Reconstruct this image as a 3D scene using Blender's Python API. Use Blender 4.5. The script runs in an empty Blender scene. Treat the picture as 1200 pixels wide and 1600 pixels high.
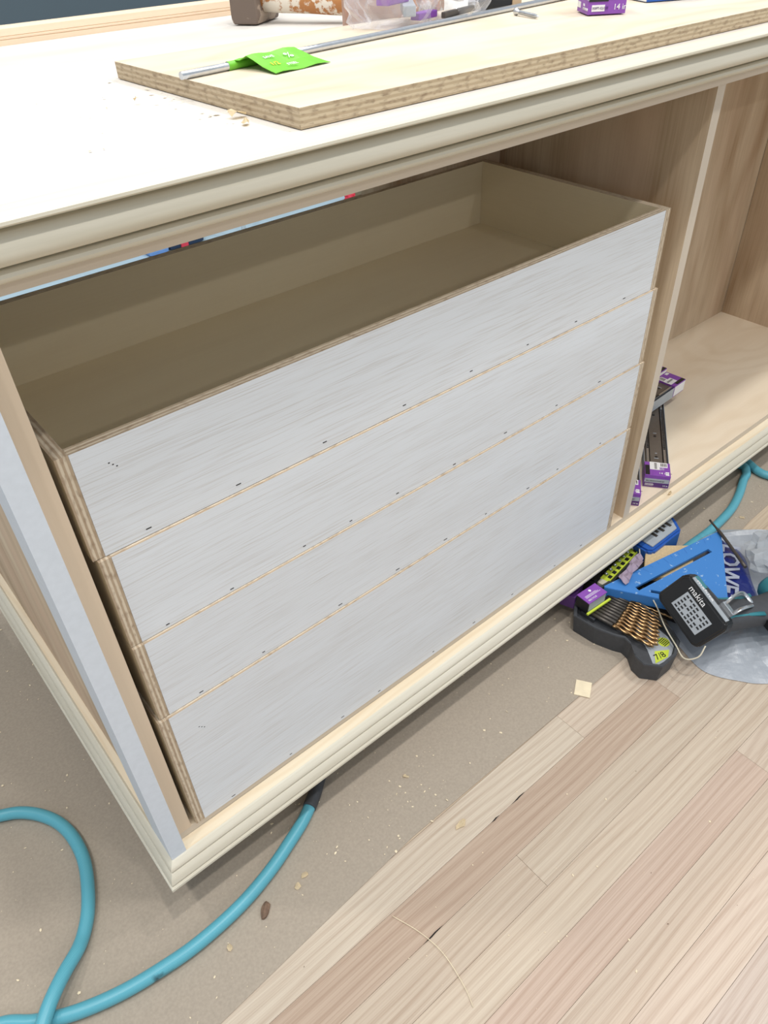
import bpy, bmesh, math, random
from mathutils import Vector, Matrix, noise

C = bpy.context.scene.collection
SC = bpy.context.scene

# ------------------------------------------------------------------ camera
cam_d = bpy.data.cameras.new('camera')
cam = bpy.data.objects.new('camera', cam_d)
C.objects.link(cam)
cam_d.sensor_fit = 'VERTICAL'
cam_d.sensor_height = 24.0
cam_d.lens = 1171.5 / 1600.0 * 24.0
cam_d.clip_start = 0.02
cam_d.clip_end = 60
rot = ((0.7643045731, 0.4331579850, -0.4777161077),
       (-0.6439062585, 0.4724585684, -0.6018036485),
       (-0.0349749874, 0.7675656722, 0.6400153819))
cam.matrix_world = Matrix.Translation((-0.11960, -0.57163, 1.09184)) @ Matrix(rot).to_4x4()
SC.camera = cam

# ------------------------------------------------------------------ light
world = bpy.data.worlds.new('world')
SC.world = world
world.use_nodes = True
bg = world.node_tree.nodes['Background']
bg.inputs[0].default_value = (0.80, 0.90, 1.0, 1)
bg.inputs[1].default_value = 0.58
LAMP_W = 16.0
for (lx, ly, k) in ((-0.95, -0.40, 1.0), (0.40, -0.42, 1.15), (-1.05, 0.95, 1.0), (0.35, 1.10, 1.0), (1.75, -0.45, 1.0), (1.75, 1.1, 1.0),
                    (-0.95, -1.2, 0.8), (0.35, -1.2, 0.8), (1.75, -1.2, 0.8), (1.0, 2.3, 0.8), (-0.6, -4.4, 1.3), (1.6, -4.4, 1.3)):  # the row starting this line is added fill for the cabinet front
    ld = bpy.data.lights.new('ceiling_downlight', 'AREA')
    ld.shape = 'DISK'
    ld.size = 0.15
    ld.energy = LAMP_W * k
    ld.color = (1.0, 0.975, 0.94)
    lo = bpy.data.objects.new('ceiling_downlight', ld)
    lo.location = (lx, ly, 3.25)
    C.objects.link(lo)
SC.view_settings.view_transform = 'Standard'
SC.view_settings.look = 'None'
SC.view_settings.gamma = 1
SC.view_settings.use_curve_mapping = False
SC.view_settings.exposure = 0.0


# ------------------------------------------------------------------ helpers
def lin(r, g, b):
    f = lambda c: (c / 255 / 12.92) if c / 255 <= 0.04045 else ((c / 255 + 0.055) / 1.055) ** 2.4
    return (f(r), f(g), f(b), 1)


def newmat(name):
    m = bpy.data.materials.new(name)
    m.use_nodes = True
    nt = m.node_tree
    return m, nt, nt.nodes['Principled BSDF']


def N(nt, t, **kw):
    n = nt.nodes.new(t)
    for k, v in kw.items():
        if k in n.inputs:
            n.inputs[k].default_value = v
        else:
            setattr(n, k, v)
    return n


def plain(name, col, rough=0.5, metal=0.0, spec=0.5, var=0.06, vscale=40.0, bump=0.0):
    """a near-plain material with slight procedural variation"""
    m, nt, b = newmat(name)
    tc = N(nt, 'ShaderNodeTexCoord')
    nz = N(nt, 'ShaderNodeTexNoise', Scale=vscale, Detail=4.0)
    nt.links.new(tc.outputs['Object'], nz.inputs['Vector'])
    mx = N(nt, 'ShaderNodeMix', data_type='RGBA', blend_type='MULTIPLY')
    mx.inputs[0].default_value = 1
    mx.inputs[6].default_value = col
    rp = N(nt, 'ShaderNodeMapRange')
    rp.inputs[1].default_value = 0.3
    rp.inputs[2].default_value = 0.7
    rp.inputs[3].default_value = 1 - var
    rp.inputs[4].default_value = 1 + var
    nt.links.new(nz.outputs['Fac'], rp.inputs[0])
    nt.links.new(rp.outputs[0], mx.inputs[7])
    nt.links.new(mx.outputs[2], b.inputs['Base Color'])
    b.inputs['Roughness'].default_value = rough
    b.inputs['Metallic'].default_value = metal
    b.inputs['Specular IOR Level'].default_value = spec
    if bump:
        bp = N(nt, 'ShaderNodeBump', Strength=bump, Distance=0.002)
        nt.links.new(nz.outputs['Fac'], bp.inputs['Height'])
        nt.links.new(bp.outputs[0], b.inputs['Normal'])
    return m


def wood(name, c_light, c_dark, broad=0.5, ring=0.5, ringscale=30.0, fine=0.25, finescale=420.0, rough=0.55,
         objcol=False, wave_dist=5.0, fmin=0.42, fmax=0.68, ful=10, bump=0.1, c_streak=None, uscale=1.0, spec=0.3):
    """procedural timber along UV u (metres): broad tone, cathedral rings, fine pores"""
    m, nt, b = newmat(name)
    L = nt.links
    uv = N(nt, 'ShaderNodeUVMap')
    oi = N(nt, 'ShaderNodeObjectInfo')
    rnd = N(nt, 'ShaderNodeMath', operation='MULTIPLY')
    rnd.inputs[1].default_value = 57.0
    L.new(oi.outputs['Random'], rnd.inputs[0])

    def mapped(su, sv):
        mp = N(nt, 'ShaderNodeMapping')
        mp.inputs['Scale'].default_value = (su * uscale, sv, 1)
        L.new(uv.outputs[0], mp.inputs[0])
        return mp

    # broad tone
    n1 = N(nt, 'ShaderNodeTexNoise', noise_dimensions='4D', Scale=1.0, Detail=3.0, Distortion=0.4)
    L.new(mapped(1.6, 14).outputs[0], n1.inputs['Vector'])
    L.new(rnd.outputs[0], n1.inputs['W'])
    # rings: v displaced by low noise, then a sine
    n2 = N(nt, 'ShaderNodeTexNoise', noise_dimensions='4D', Scale=1.0, Detail=2.0)
    L.new(mapped(2.2, 5).outputs[0], n2.inputs['Vector'])
    L.new(rnd.outputs[0], n2.inputs['W'])
    sep = N(nt, 'ShaderNodeSeparateXYZ')
    L.new(uv.outputs[0], sep.inputs[0])
    a = N(nt, 'ShaderNodeMath', operation='MULTIPLY_ADD')
    L.new(sep.outputs[1], a.inputs[0])
    a.inputs[1].default_value = ringscale * 6.283
    mul = N(nt, 'ShaderNodeMath', operation='MULTIPLY')
    L.new(n2.outputs['Fac'], mul.inputs[0])
    mul.inputs[1].default_value = wave_dist * 6.283
    L.new(mul.outputs[0], a.inputs[2])
    sn = N(nt, 'ShaderNodeMath', operation='SINE')
    L.new(a.outputs[0], sn.inputs[0])
    rr = N(nt, 'ShaderNodeMapRange')
    rr.inputs[1].default_value = -0.2
    rr.inputs[2].default_value = 1.0
    L.new(sn.outputs[0], rr.inputs[0])
    # fine pores
    n3 = N(nt, 'ShaderNodeTexNoise', noise_dimensions='4D', Scale=1.0, Detail=3.0)
    L.new(mapped(ful, finescale).outputs[0], n3.inputs['Vector'])
    L.new(rnd.outputs[0], n3.inputs['W'])
    rf = N(nt, 'ShaderNodeMapRange')
    rf.inputs[1].default_value = fmin
    rf.inputs[2].default_value = fmax
    L.new(n3.outputs['Fac'], rf.inputs[0])
    # combine
    f1 = N(nt, 'ShaderNodeMapRange')
    f1.inputs[1].default_value = 0.35
    f1.inputs[2].default_value = 0.68
    f1.inputs[4].default_value = broad
    L.new(n1.outputs['Fac'], f1.inputs[0])
    m1 = N(nt, 'ShaderNodeMath', operation='MULTIPLY_ADD')
    L.new(rr.outputs[0], m1.inputs[0])
    m1.inputs[1].default_value = ring
    L.new(f1.outputs[0], m1.inputs[2])
    m2 = N(nt, 'ShaderNodeMath', operation='MULTIPLY_ADD')
    L.new(rf.outputs[0], m2.inputs[0])
    m2.inputs[1].default_value = fine
    L.new(m1.outputs[0], m2.inputs[2])
    cl = N(nt, 'ShaderNodeClamp')
    L.new(m2.outputs[0], cl.inputs[0])
    mx = N(nt, 'ShaderNodeMix', data_type='RGBA')
    L.new(cl.outputs[0], mx.inputs[0])
    mx.inputs[6].default_value = c_light
    mx.inputs[7].default_value = c_dark
    out = mx.outputs[2]
    if c_streak:
        n4 = N(nt, 'ShaderNodeTexNoise', noise_dimensions='4D', Scale=1.0, Detail=1.0)
        L.new(mapped(1.0, 9).outputs[0], n4.inputs['Vector'])
        L.new(rnd.outputs[0], n4.inputs['W'])
        r4 = N(nt, 'ShaderNodeMapRange')
        r4.inputs[1].default_value = 0.52
        r4.inputs[2].default_value = 0.72
        r4.inputs[4].default_value = 0.8
        L.new(n4.outputs['Fac'], r4.inputs[0])
        ms = N(nt, 'ShaderNodeMix', data_type='RGBA')
        L.new(r4.outputs[0], ms.inputs[0])
        L.new(out, ms.inputs[6])
        ms.inputs[7].default_value = c_streak
        out = ms.outputs[2]
    if objcol:
        mo = N(nt, 'ShaderNodeMix', data_type='RGBA', blend_type='MULTIPLY')
        mo.inputs[0].default_value = 1
        L.new(out, mo.inputs[6])
        L.new(oi.outputs['Color'], mo.inputs[7])
        out = mo.outputs[2]
    L.new(out, b.inputs['Base Color'])
    b.inputs['Roughness'].default_value = rough
    b.inputs['Specular IOR Level'].default_value = spec
    if bump:
        bp = N(nt, 'ShaderNodeBump', Strength=bump, Distance=0.001)
        L.new(m2.outputs[0], bp.inputs['Height'])
        bp.invert = True
        L.new(bp.outputs[0], b.inputs['Normal'])
    return m


def plyedge(name, c1, c2, c3, plies, thick, rough=0.7, ragged=0.3):
    """cut plywood edge: alternating plies over v (metres) with ragged fibres"""
    m, nt, b = newmat(name)
    L = nt.links
    uv = N(nt, 'ShaderNodeUVMap')
    sep = N(nt, 'ShaderNodeSeparateXYZ')
    L.new(uv.outputs[0], sep.inputs[0])
    mp = N(nt, 'ShaderNodeMapping')
    mp.inputs['Scale'].default_value = (60, 500, 1)
    L.new(uv.outputs[0], mp.inputs[0])
    nz = N(nt, 'ShaderNodeTexNoise', Scale=1.0, Detail=4.0)
    L.new(mp.outputs[0], nz.inputs['Vector'])
    a = N(nt, 'ShaderNodeMath', operation='MULTIPLY_ADD')
    L.new(sep.outputs[1], a.inputs[0])
    a.inputs[1].default_value = plies / thick * math.pi
    k = N(nt, 'ShaderNodeMath', operation='MULTIPLY')
    L.new(nz.outputs['Fac'], k.inputs[0])
    k.inputs[1].default_value = ragged * 2
    L.new(k.outputs[0], a.inputs[2])
    s = N(nt, 'ShaderNodeMath', operation='SINE')
    L.new(a.outputs[0], s.inputs[0])
    r = N(nt, 'ShaderNodeMapRange')
    r.inputs[1].default_value = -0.5
    r.inputs[2].default_value = 0.5
    L.new(s.outputs[0], r.inputs[0])
    mx = N(nt, 'ShaderNodeMix', data_type='RGBA')
    L.new(r.outputs[0], mx.inputs[0])
    mx.inputs[6].default_value = c1
    mx.inputs[7].default_value = c2
    mp2 = N(nt, 'ShaderNodeMapping')
    mp2.inputs['Scale'].default_value = (90, 260, 1)
    L.new(uv.outputs[0], mp2.inputs[0])
    n2 = N(nt, 'ShaderNodeTexNoise', Scale=1.0, Detail=3.0)
    L.new(mp2.outputs[0], n2.inputs['Vector'])
    r2 = N(nt, 'ShaderNodeMapRange')
    r2.inputs[1].default_value = 0.5
    r2.inputs[2].default_value = 0.72
    r2.inputs[4].default_value = 0.75
    L.new(n2.outputs['Fac'], r2.inputs[0])
    m3 = N(nt, 'ShaderNodeMix', data_type='RGBA')
    L.new(r2.outputs[0], m3.inputs[0])
    L.new(mx.outputs[2], m3.inputs[6])
    m3.inputs[7].default_value = c3
    L.new(m3.outputs[2], b.inputs['Base Color'])
    b.inputs['Roughness'].default_value = rough
    b.inputs['Specular IOR Level'].default_value = 0.2
    bp = N(nt, 'ShaderNodeBump', Strength=0.35, Distance=0.001)
    L.new(n2.outputs['Fac'], bp.inputs['Height'])
    L.new(bp.outputs[0], b.inputs['Normal'])
    return m


MAT = {}
MAT['counter'] = wood('white_plywood', lin(219, 215, 209), lin(202, 192, 178), broad=0.4, ring=0.12, ringscale=4, fine=0.05, wave_dist=6, bump=0.02, rough=0.5)
MAT['board'] = wood('sanded_plywood', lin(224, 212, 192), lin(200, 176, 145), broad=0.45, ring=0.22, ringscale=5, fine=0.12, wave_dist=9, bump=0.03)
MAT['poplar'] = wood('poplar_moulding', lin(226, 220, 204), lin(200, 192, 170), broad=0.55, ring=0.1, ringscale=60, fine=0.15, bump=0.04, rough=0.5)
MAT['pine'] = wood('pale_pine', lin(240, 228, 204), lin(224, 202, 168), broad=0.45, ring=0.3, ringscale=70, fine=0.1, bump=0.03)
MAT['face'] = wood('whitewashed_ply', lin(225, 230, 236), lin(182, 175, 166), broad=0.14, ring=0.0, ringscale=60, fine=0.6, finescale=760, fmin=0.5, fmax=0.8, ful=14, bump=0.05, rough=0.45)  # drawer fronts: the cool cast of the front light is put into this colour
MAT['inside'] = wood('prefinished_birch', lin(236, 222, 192), lin(224, 207, 174), broad=0.4, ring=0.1, ringscale=10, fine=0.15, bump=0.02, rough=0.4)
MAT['maple'] = wood('raw_maple', lin(220, 201, 177), lin(206, 184, 158), broad=0.5, ring=0.08, ringscale=20, fine=0.12, bump=0.03)
MAT['birchply'] = wood('birch_plywood', lin(224, 205, 178), lin(172, 144, 114), broad=0.8, ring=0.2, ringscale=8, fine=0.22, wave_dist=4, bump=0.03, c_streak=lin(212, 184, 158))
MAT['bayfloor'] = wood('birch_bay_floor', lin(236, 221, 198), lin(218, 197, 168), broad=0.4, ring=0.25, ringscale=3, fine=0.1, wave_dist=10, bump=0.02)
MAT['grey_edge'] = wood('pale_edge_band', lin(212, 200, 184), lin(196, 182, 164), broad=0.4, ring=0.05, fine=0.1, bump=0.02)
MAT['primer'] = plain('blue_white_primer', lin(214, 222, 232), rough=0.5, var=0.03, vscale=120, bump=0.03)  # primed board with the bluish front light mixed into its colour
MAT['oak'] = wood('red_oak', lin(209, 197, 181), lin(170, 149, 131), broad=0.22, ring=0.26, ringscale=70, fine=0.36, finescale=560, objcol=True, wave_dist=8, bump=0.1, uscale=0.6, rough=0.6)
MAT['ply12'] = plyedge('drawer_ply_edge', lin(216, 202, 180), lin(182, 162, 138), lin(150, 128, 106), 5, 0.0123)
MAT['ply18'] = plyedge('rough_ply_edge', lin(200, 182, 154), lin(180, 160, 132), lin(134, 112, 90), 7, 0.0165, ragged=0.7)
MAT['ply_pale'] = plyedge('pale_ply_edge', lin(222, 208, 184), lin(206, 188, 160), lin(196, 176, 148), 7, 0.018)
MAT['paper'] = plain('brown_floor_paper', lin(169, 157, 142), rough=0.85, var=0.07, vscale=260, spec=0.2, bump=0.05)
MAT['wall'] = plain('slate_wall_paint', lin(84, 97, 104), rough=0.6, var=0.02, vscale=6)
MAT['sheet'] = plain('pale_blue_sheet', lin(190, 214, 226), rough=0.5, var=0.05, vscale=5)
MAT['trim_pink'] = wood('primed_trim', lin(238, 216, 190), lin(222, 192, 160), broad=0.5, ring=0.05, fine=0.1, bump=0.02)
MAT['black_slot'] = plain('dark_slot', lin(30, 26, 22), rough=0.9)
MAT['steel'] = plain('zinc_steel', lin(205, 208, 212), rough=0.28, metal=0.9, var=0.05, vscale=200)
MAT['darksteel'] = plain('dark_steel', lin(92, 86, 80), rough=0.45, metal=0.6, var=0.1, vscale=150)
MAT['rail_grey'] = plain('slide_rail_grey', lin(112, 104, 96), rough=0.45, metal=0.3, var=0.06, vscale=120)
MAT['gold'] = plain('titanium_coat', lin(172, 138, 98), rough=0.3, metal=0.95, var=0.25, vscale=150)
MAT['purple'] = plain('purple_card', lin(136, 76, 172), rough=0.45, var=0.04)
MAT['purple_dark'] = plain('dark_purple_card', lin(84, 44, 112), rough=0.45, var=0.04)
MAT['grey_card'] = plain('grey_card', lin(170, 176, 182), rough=0.5, var=0.06)
MAT['cardboard'] = plain('cardboard', lin(196, 170, 138), rough=0.8, var=0.06)
MAT['white'] = plain('white_label', lin(236, 236, 236), rough=0.5, var=0.02)
MAT['black'] = plain('black_plastic', lin(34, 34, 36), rough=0.38, var=0.15, vscale=90)
MAT['charcoal'] = plain('charcoal_rubber', lin(66, 68, 72), rough=0.6, var=0.1, vscale=120, bump=0.05)
MAT['teal'] = plain('teal_plastic', lin(52, 128, 138), rough=0.4, var=0.05)
MAT['lime'] = plain('lime_plastic', lin(206, 222, 70), rough=0.45, var=0.05)
MAT['green'] = plain('green_tag', lin(118, 196, 60), rough=0.4, var=0.04)
MAT['yellow'] = plain('yellow_print', lin(236, 220, 60), rough=0.5, var=0.02)
MAT['bluebox'] = plain('blue_card', lin(40, 92, 176), rough=0.4, var=0.05)
MAT['mdf'] = plain('tan_fibreboard', lin(206, 182, 142), rough=0.8, var=0.1, vscale=300)
MAT['chip'] = plain('pale_shaving', lin(238, 222, 190), rough=0.7, var=0.08)
MAT['bark'] = plain('brown_bark', lin(120, 96, 78), rough=0.8, var=0.35, vscale=120, bump=0.3)
MAT['mauve'] = plain('mauve_paper', lin(158, 142, 160), rough=0.6, var=0.08)
MAT['wire'] = plain('cream_wire', lin(214, 206, 184), rough=0.5, var=0.05)
MAT['deepblue'] = plain('deep_blue_plastic', lin(24, 44, 128), rough=0.3, var=0.15, vscale=30)
MAT['letter'] = plain('white_print', lin(214, 220, 232), rough=0.4, var=0.05)
MAT['taupe'] = plain('taupe_block', lin(176, 140, 122), rough=0.6, var=0.08)
MAT['navy'] = plain('navy_fabric', lin(40, 58, 84), rough=0.8, var=0.1)
MAT['skyblue'] = plain('sky_blue_fabric', lin(120, 160, 216), rough=0.8, var=0.05)
MAT['red'] = plain('red_fabric', lin(214, 60, 80), rough=0.7, var=0.05)


def speckled(name, base, spot, thr, scale, rough=0.5, bump=0.0):
    m, nt, b = newmat(name)
    L = nt.links
    tc = N(nt, 'ShaderNodeTexCoord')
    n = N(nt, 'ShaderNodeTexNoise', Scale=scale, Detail=6.0, Roughness=0.6)
    L.new(tc.outputs['Object'], n.inputs['Vector'])
    r = N(nt, 'ShaderNodeMapRange')
    r.inputs[1].default_value = thr
    r.inputs[2].default_value = thr + 0.03
    L.new(n.outputs['Fac'], r.inputs[0])
    mx = N(nt, 'ShaderNodeMix', data_type='RGBA')
    L.new(r.outputs[0], mx.inputs[0])
    mx.inputs[6].default_value = base
    mx.inputs[7].default_value = spot
    L.new(mx.outputs[2], b.inputs['Base Color'])
    b.inputs['Roughness'].default_value = rough
    if bump:
        bp = N(nt, 'ShaderNodeBump', Strength=bump, Distance=0.002)
        L.new(n.outputs['Fac'], bp.inputs['Height'])
        L.new(bp.outputs[0], b.inputs['Normal'])
    return m


MAT['square_blue'] = speckled('scuffed_blue', lin(66, 132, 204), lin(158, 190, 222), 0.64, 90, rough=0.45)
MAT['handle'] = speckled('painted_handle', lin(176, 118, 66), lin(222, 212, 196), 0.52, 22, rough=0.6, bump=0.2)
MAT['oldwood'] = speckled('grimy_head', lin(112, 97, 86), lin(158, 142, 126), 0.54, 35, rough=0.7, bump=0.4)
MAT['spec_black'] = speckled('dusty_black', lin(22, 22, 24), lin(150, 145, 138), 0.74, 160, rough=0.35)


def hose_mat():
    m, nt, b = newmat('teal_hose_braid')
    L = nt.links
    uv = N(nt, 'ShaderNodeUVMap')
    w = N(nt, 'ShaderNodeTexWave', wave_type='BANDS', bands_direction='DIAGONAL', Scale=0.5, Distortion=0.0)
    mp = N(nt, 'ShaderNodeMapping')
    mp.inputs['Scale'].default_value = (900, 900, 1)
    L.new(uv.outputs[0], mp.inputs[0])
    L.new(mp.outputs[0], w.inputs['Vector'])
    mx = N(nt, 'ShaderNodeMix', data_type='RGBA')
    L.new(w.outputs['Fac'], mx.inputs[0])
    mx.inputs[6].default_value = lin(72, 152, 172)
    mx.inputs[7].default_value = lin(106, 182, 196)
    n = N(nt, 'ShaderNodeTexNoise', Scale=14.0, Detail=5.0)
    L.new(uv.outputs[0], n.inputs['Vector'])
    r = N(nt, 'ShaderNodeMapRange')
    r.inputs[1].default_value = 0.66
    r.inputs[2].default_value = 0.72
    L.new(n.outputs['Fac'], r.inputs[0])
    m2 = N(nt, 'ShaderNodeMix', data_type='RGBA')
    L.new(r.outputs[0], m2.inputs[0])
    L.new(mx.outputs[2], m2.inputs[6])
    m2.inputs[7].default_value = lin(40, 72, 80)
    L.new(m2.outputs[2], b.inputs['Base Color'])
    b.inputs['Roughness'].default_value = 0.35
    return m


MAT['hose'] = hose_mat()


def film(name, col, alpha, rough=0.2, bump=0.3, bscale=60):
    """thin plastic film: part see-through, part diffuse/glossy"""
    m, nt, b = newmat(name)
    L = nt.links
    out = nt.nodes['Material Output']
    tc = N(nt, 'ShaderNodeTexCoord')
    n = N(nt, 'ShaderNodeTexNoise', Scale=bscale, Detail=5.0)
    L.new(tc.outputs['Object'], n.inputs['Vector'])
    bp = N(nt, 'ShaderNodeBump', Strength=bump, Distance=0.004)
    L.new(n.outputs['Fac'], bp.inputs['Height'])
    L.new(bp.outputs[0], b.inputs['Normal'])
    b.inputs['Base Color'].default_value = col
    b.inputs['Roughness'].default_value = rough
    b.inputs['Specular IOR Level'].default_value = 0.7
    tr = N(nt, 'ShaderNodeBsdfTransparent')
    mx = N(nt, 'ShaderNodeMixShader')
    lw = N(nt, 'ShaderNodeLayerWeight', Blend=0.35)
    L.new(bp.outputs[0], lw.inputs['Normal'])
    ma = N(nt, 'ShaderNodeMapRange')
    ma.inputs[3].default_value = alpha
    ma.inputs[4].default_value = min(1.0, alpha + 0.5)
    L.new(lw.outputs['Facing'], ma.inputs[0])
    L.new(ma.outputs[0], mx.inputs[0])
    L.new(tr.outputs[0], mx.inputs[1])
    L.new(b.outputs[0], mx.inputs[2])
    L.new(mx.outputs[0], out.inputs['Surface'])
    return m


MAT['clear'] = film('clear_film', (0.85, 0.85, 0.88, 1), 0.12, rough=0.12)
MAT['greybag'] = film('grey_film', lin(176, 182, 190), 0.82, rough=0.3, bump=0.5, bscale=30)
MAT['whitebag'] = film('milky_film', lin(186, 192, 198), 0.4, rough=0.3)
MAT['bluebag'] = film('blue_film', lin(16, 32, 112), 0.96, rough=0.25, bump=0.4)
MAT['casefilm'] = film('smoky_lid', lin(60, 58, 54), 0.5, rough=0.2)


# ------------------------------------------------------------------ mesh builders
def link(name, me, mats, parent=None, loc=None, rotz=0.0, mat4=None):
    o = bpy.data.objects.new(name, me)
    C.objects.link(o)
    for m in (mats if isinstance(mats, (list, tuple)) else [mats]):
        me.materials.append(MAT[m] if isinstance(m, str) else m)
    if mat4 is not None:
        o.matrix_world = mat4
    else:
        if loc:
            o.location = loc
        o.rotation_euler.z = rotz
    if parent:
        o.parent = parent
    return o


def from_bm(name, bm, mats, parent=None, smooth=False, **kw):
    me = bpy.data.meshes.new(name)
    bm.normal_update()
    bm.to_mesh(me)
    bm.free()
    if smooth:
        for p in me.polygons:
            p.use_smooth = True
    return link(name, me, mats, parent, **kw)


def thing(name, label, cat, loc=(0, 0, 0), rotz=0.0, group=None, mat4=None):
    o = bpy.data.objects.new(name, None)
    C.objects.link(o)
    o.empty_display_size = 0.05
    if mat4 is not None:
        o.matrix_world = mat4
    else:
        o.location = loc
        o.rotation_euler.z = rotz
    o['label'] = label
    o['category'] = cat
    if group:
        o['group'] = group
    return o


def tag(o, label, cat, group=None, kind=None):
    o['label'] = label
    o['category'] = cat
    if group:
        o['group'] = group
    if kind:
        o['kind'] = kind
    return o


RNG = random.Random(5)


def box_bm(bm, x0, x1, y0, y1, z0, z1, grain=None, fm=0, em=0, bevel=0.0):
    """axis box with UVs in metres: u along grain, v across; thin edges get material em"""
    lo, hi = (x0, y0, z0), (x1, y1, z1)
    d = [hi[i] - lo[i] for i in range(3)]
    thin = d.index(min(d))
    if grain is None:
        grain = d.index(max(d))
    uvl = bm.loops.layers.uv.verify()
    off = RNG.random() * 7
    V = [bm.verts.new((hi[0] if i & 1 else lo[0], hi[1] if i & 2 else lo[1], hi[2] if i & 4 else lo[2])) for i in range(8)]
    F = ((0, 4, 6, 2, 0), (1, 3, 7, 5, 0), (0, 1, 5, 4, 1), (2, 6, 7, 3, 1), (0, 2, 3, 1, 2), (4, 5, 7, 6, 2))
    fs = []
    for a, b2, c, e, ax in F:
        f = bm.faces.new((V[a], V[b2], V[c], V[e]))
        others = [i for i in range(3) if i != ax]
        if ax == thin:
            f.material_index = fm
            ua = grain if grain in others else others[0]
            va = [i for i in others if i != ua][0]
            for l in f.loops:
                l[uvl].uv = (l.vert.co[ua] + off, l.vert.co[va] + off)
        else:
            f.material_index = em
            va = thin
            ua = [i for i in others if i != thin][0]
            for l in f.loops:
                l[uvl].uv = (l.vert.co[ua] + off, l.vert.co[va] - lo[thin])
        fs.append(f)
    return fs


def box(name, b, mats, parent=None, grain=None, bevel=0.0, em=None, **kw):
    bm = bmesh.new()
    box_bm(bm, *b, grain=grain, em=(1 if em else 0))
    if bevel:
        bmesh.ops.bevel(bm, geom=list(bm.edges), offset=bevel, segments=2, affect='EDGES', profile=0.6)
    ms = [mats] + ([em] if em else [])
    return from_bm(name, bm, ms, parent, **kw)


def sweep(name, profile, stations, mat, parent, closed=True):
    """stations: functions (o, z) -> xyz for each end; u along path, v along profile"""
    bm = bmesh.new()
    uvl = bm.loops.layers.uv.verify()
    rings = [[bm.verts.new(st(*p)) for p in profile] for st in stations]
    vs = [0.0]
    for i in range(1, len(profile) + 1):
        a, b2 = profile[i - 1], profile[i % len(profile)]
        vs.append(vs[-1] + math.hypot(a[0] - b2[0], a[1] - b2[1]))
    us = [0.0]
    for r0, r1 in zip(rings, rings[1:]):
        us.append(us[-1] + (r0[0].co - r1[0].co).length)
    n = len(profile)
    for k in range(len(rings) - 1):
        for i in range(n):
            j = (i + 1) % n
            f = bm.faces.new((rings[k][i], rings[k + 1][i], rings[k + 1][j], rings[k][j]))
            uvs = ((us[k], vs[i]), (us[k + 1], vs[i]), (us[k + 1], vs[i + 1]), (us[k], vs[i + 1]))
            for l, q in zip(f.loops, uvs):
                l[uvl].uv = q
    bm.faces.new(rings[0][::-1])
    bm.faces.new(rings[-1])
    bmesh.ops.recalc_face_normals(bm, faces=list(bm.faces))
    o = from_bm(name, bm, mat, parent, smooth=True)
    o.data.set_sharp_from_angle(angle=math.radians(34))
    return o


def catmull(pts, n=8):
    P = [Vector(p) for p in pts]
    P = [P[0] * 2 - P[1]] + P + [P[-1] * 2 - P[-2]]
    out = []
    for i in range(1, len(P) - 2):
        for k in range(n):
            t = k / n
            a, b2, c, d = P[i - 1], P[i], P[i + 1], P[i + 2]
            out.append(0.5 * ((2 * b2) + (c - a) * t + (2 * a - 5 * b2 + 4 * c - d) * t * t + (3 * b2 - a - 3 * c + d) * t ** 3))
    out.append(P[-2])
    return out


def tube_bm(bm, pts, r, seg=12, mat=0, flat=1.0, cap=True):
    """tube along pts; r float or list"""
    uvl = bm.loops.layers.uv.verify()
    pts = [Vector(p) for p in pts]
    rs = r if isinstance(r, (list, tuple)) else [r] * len(pts)
    up = Vector((0, 0, 1))
    rings, u = [], 0.0
    us = []
    tprev = None
    for i, p in enumerate(pts):
        t = (pts[min(i + 1, len(pts) - 1)] - pts[max(i - 1, 0)]).normalized()
        if tprev is None:
            n = t.orthogonal().normalized() if abs(t.dot(up)) > 0.95 else (up - t * t.dot(up)).normalized()
        else:
            n = (nprev - t * t.dot(nprev)).normalized()
        b2 = t.cross(n)
        nprev, tprev = n, t
        if i:
            u += (p - pts[i - 1]).length
        us.append(u)
        rings.append([bm.verts.new(p + (n * math.cos(a) * flat + b2 * math.sin(a)) * rs[i]) for a in [2 * math.pi * k / seg for k in range(seg)]])
    for i in range(len(rings) - 1):
        for k in range(seg):
            j = (k + 1) % seg
            f = bm.faces.new((rings[i][k], rings[i][j], rings[i + 1][j], rings[i + 1][k]))
            f.material_index = mat
            f.smooth = True
            c = 2 * math.pi * max(rs[i], 1e-4) / seg
            for l, q in zip(f.loops, ((us[i], k * c), (us[i], (k + 1) * c), (us[i + 1], (k + 1) * c), (us[i + 1], k * c))):
                l[uvl].uv = q
    if cap:
        for rg in (rings[0][::-1], rings[-1]):
            f = bm.faces.new(rg)
            f.material_index = mat
    return bm


def tube(name, pts, r, mat, parent=None, seg=12, **kw):
    return from_bm(name, tube_bm(bmesh.new(), pts, r, seg), mat, parent, **kw)


def prism_bm(bm, poly, z0, z1, mat=0):
    lo = [bm.verts.new((x, y, z0)) for x, y in poly]
    hi = [bm.verts.new((x, y, z1)) for x, y in poly]
    n = len(poly)
    fs = [bm.faces.new(lo[::-1]), bm.faces.new(hi)]
    for i in range(n):
        j = (i + 1) % n
        fs.append(bm.faces.new((lo[i], lo[j], hi[j], hi[i])))
    for f in fs:
        f.material_index = mat
    bmesh.ops.recalc_face_normals(bm, faces=fs)
    return fs


def prism(name, poly, z0, z1, mat, parent=None, bevel=0.0, **kw):
    bm = bmesh.new()
    prism_bm(bm, poly, z0, z1)
    if bevel:
        bmesh.ops.bevel(bm, geom=list(bm.edges), offset=bevel, segments=2, affect='EDGES')
    return from_bm(name, bm, mat, parent, **kw)


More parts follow.
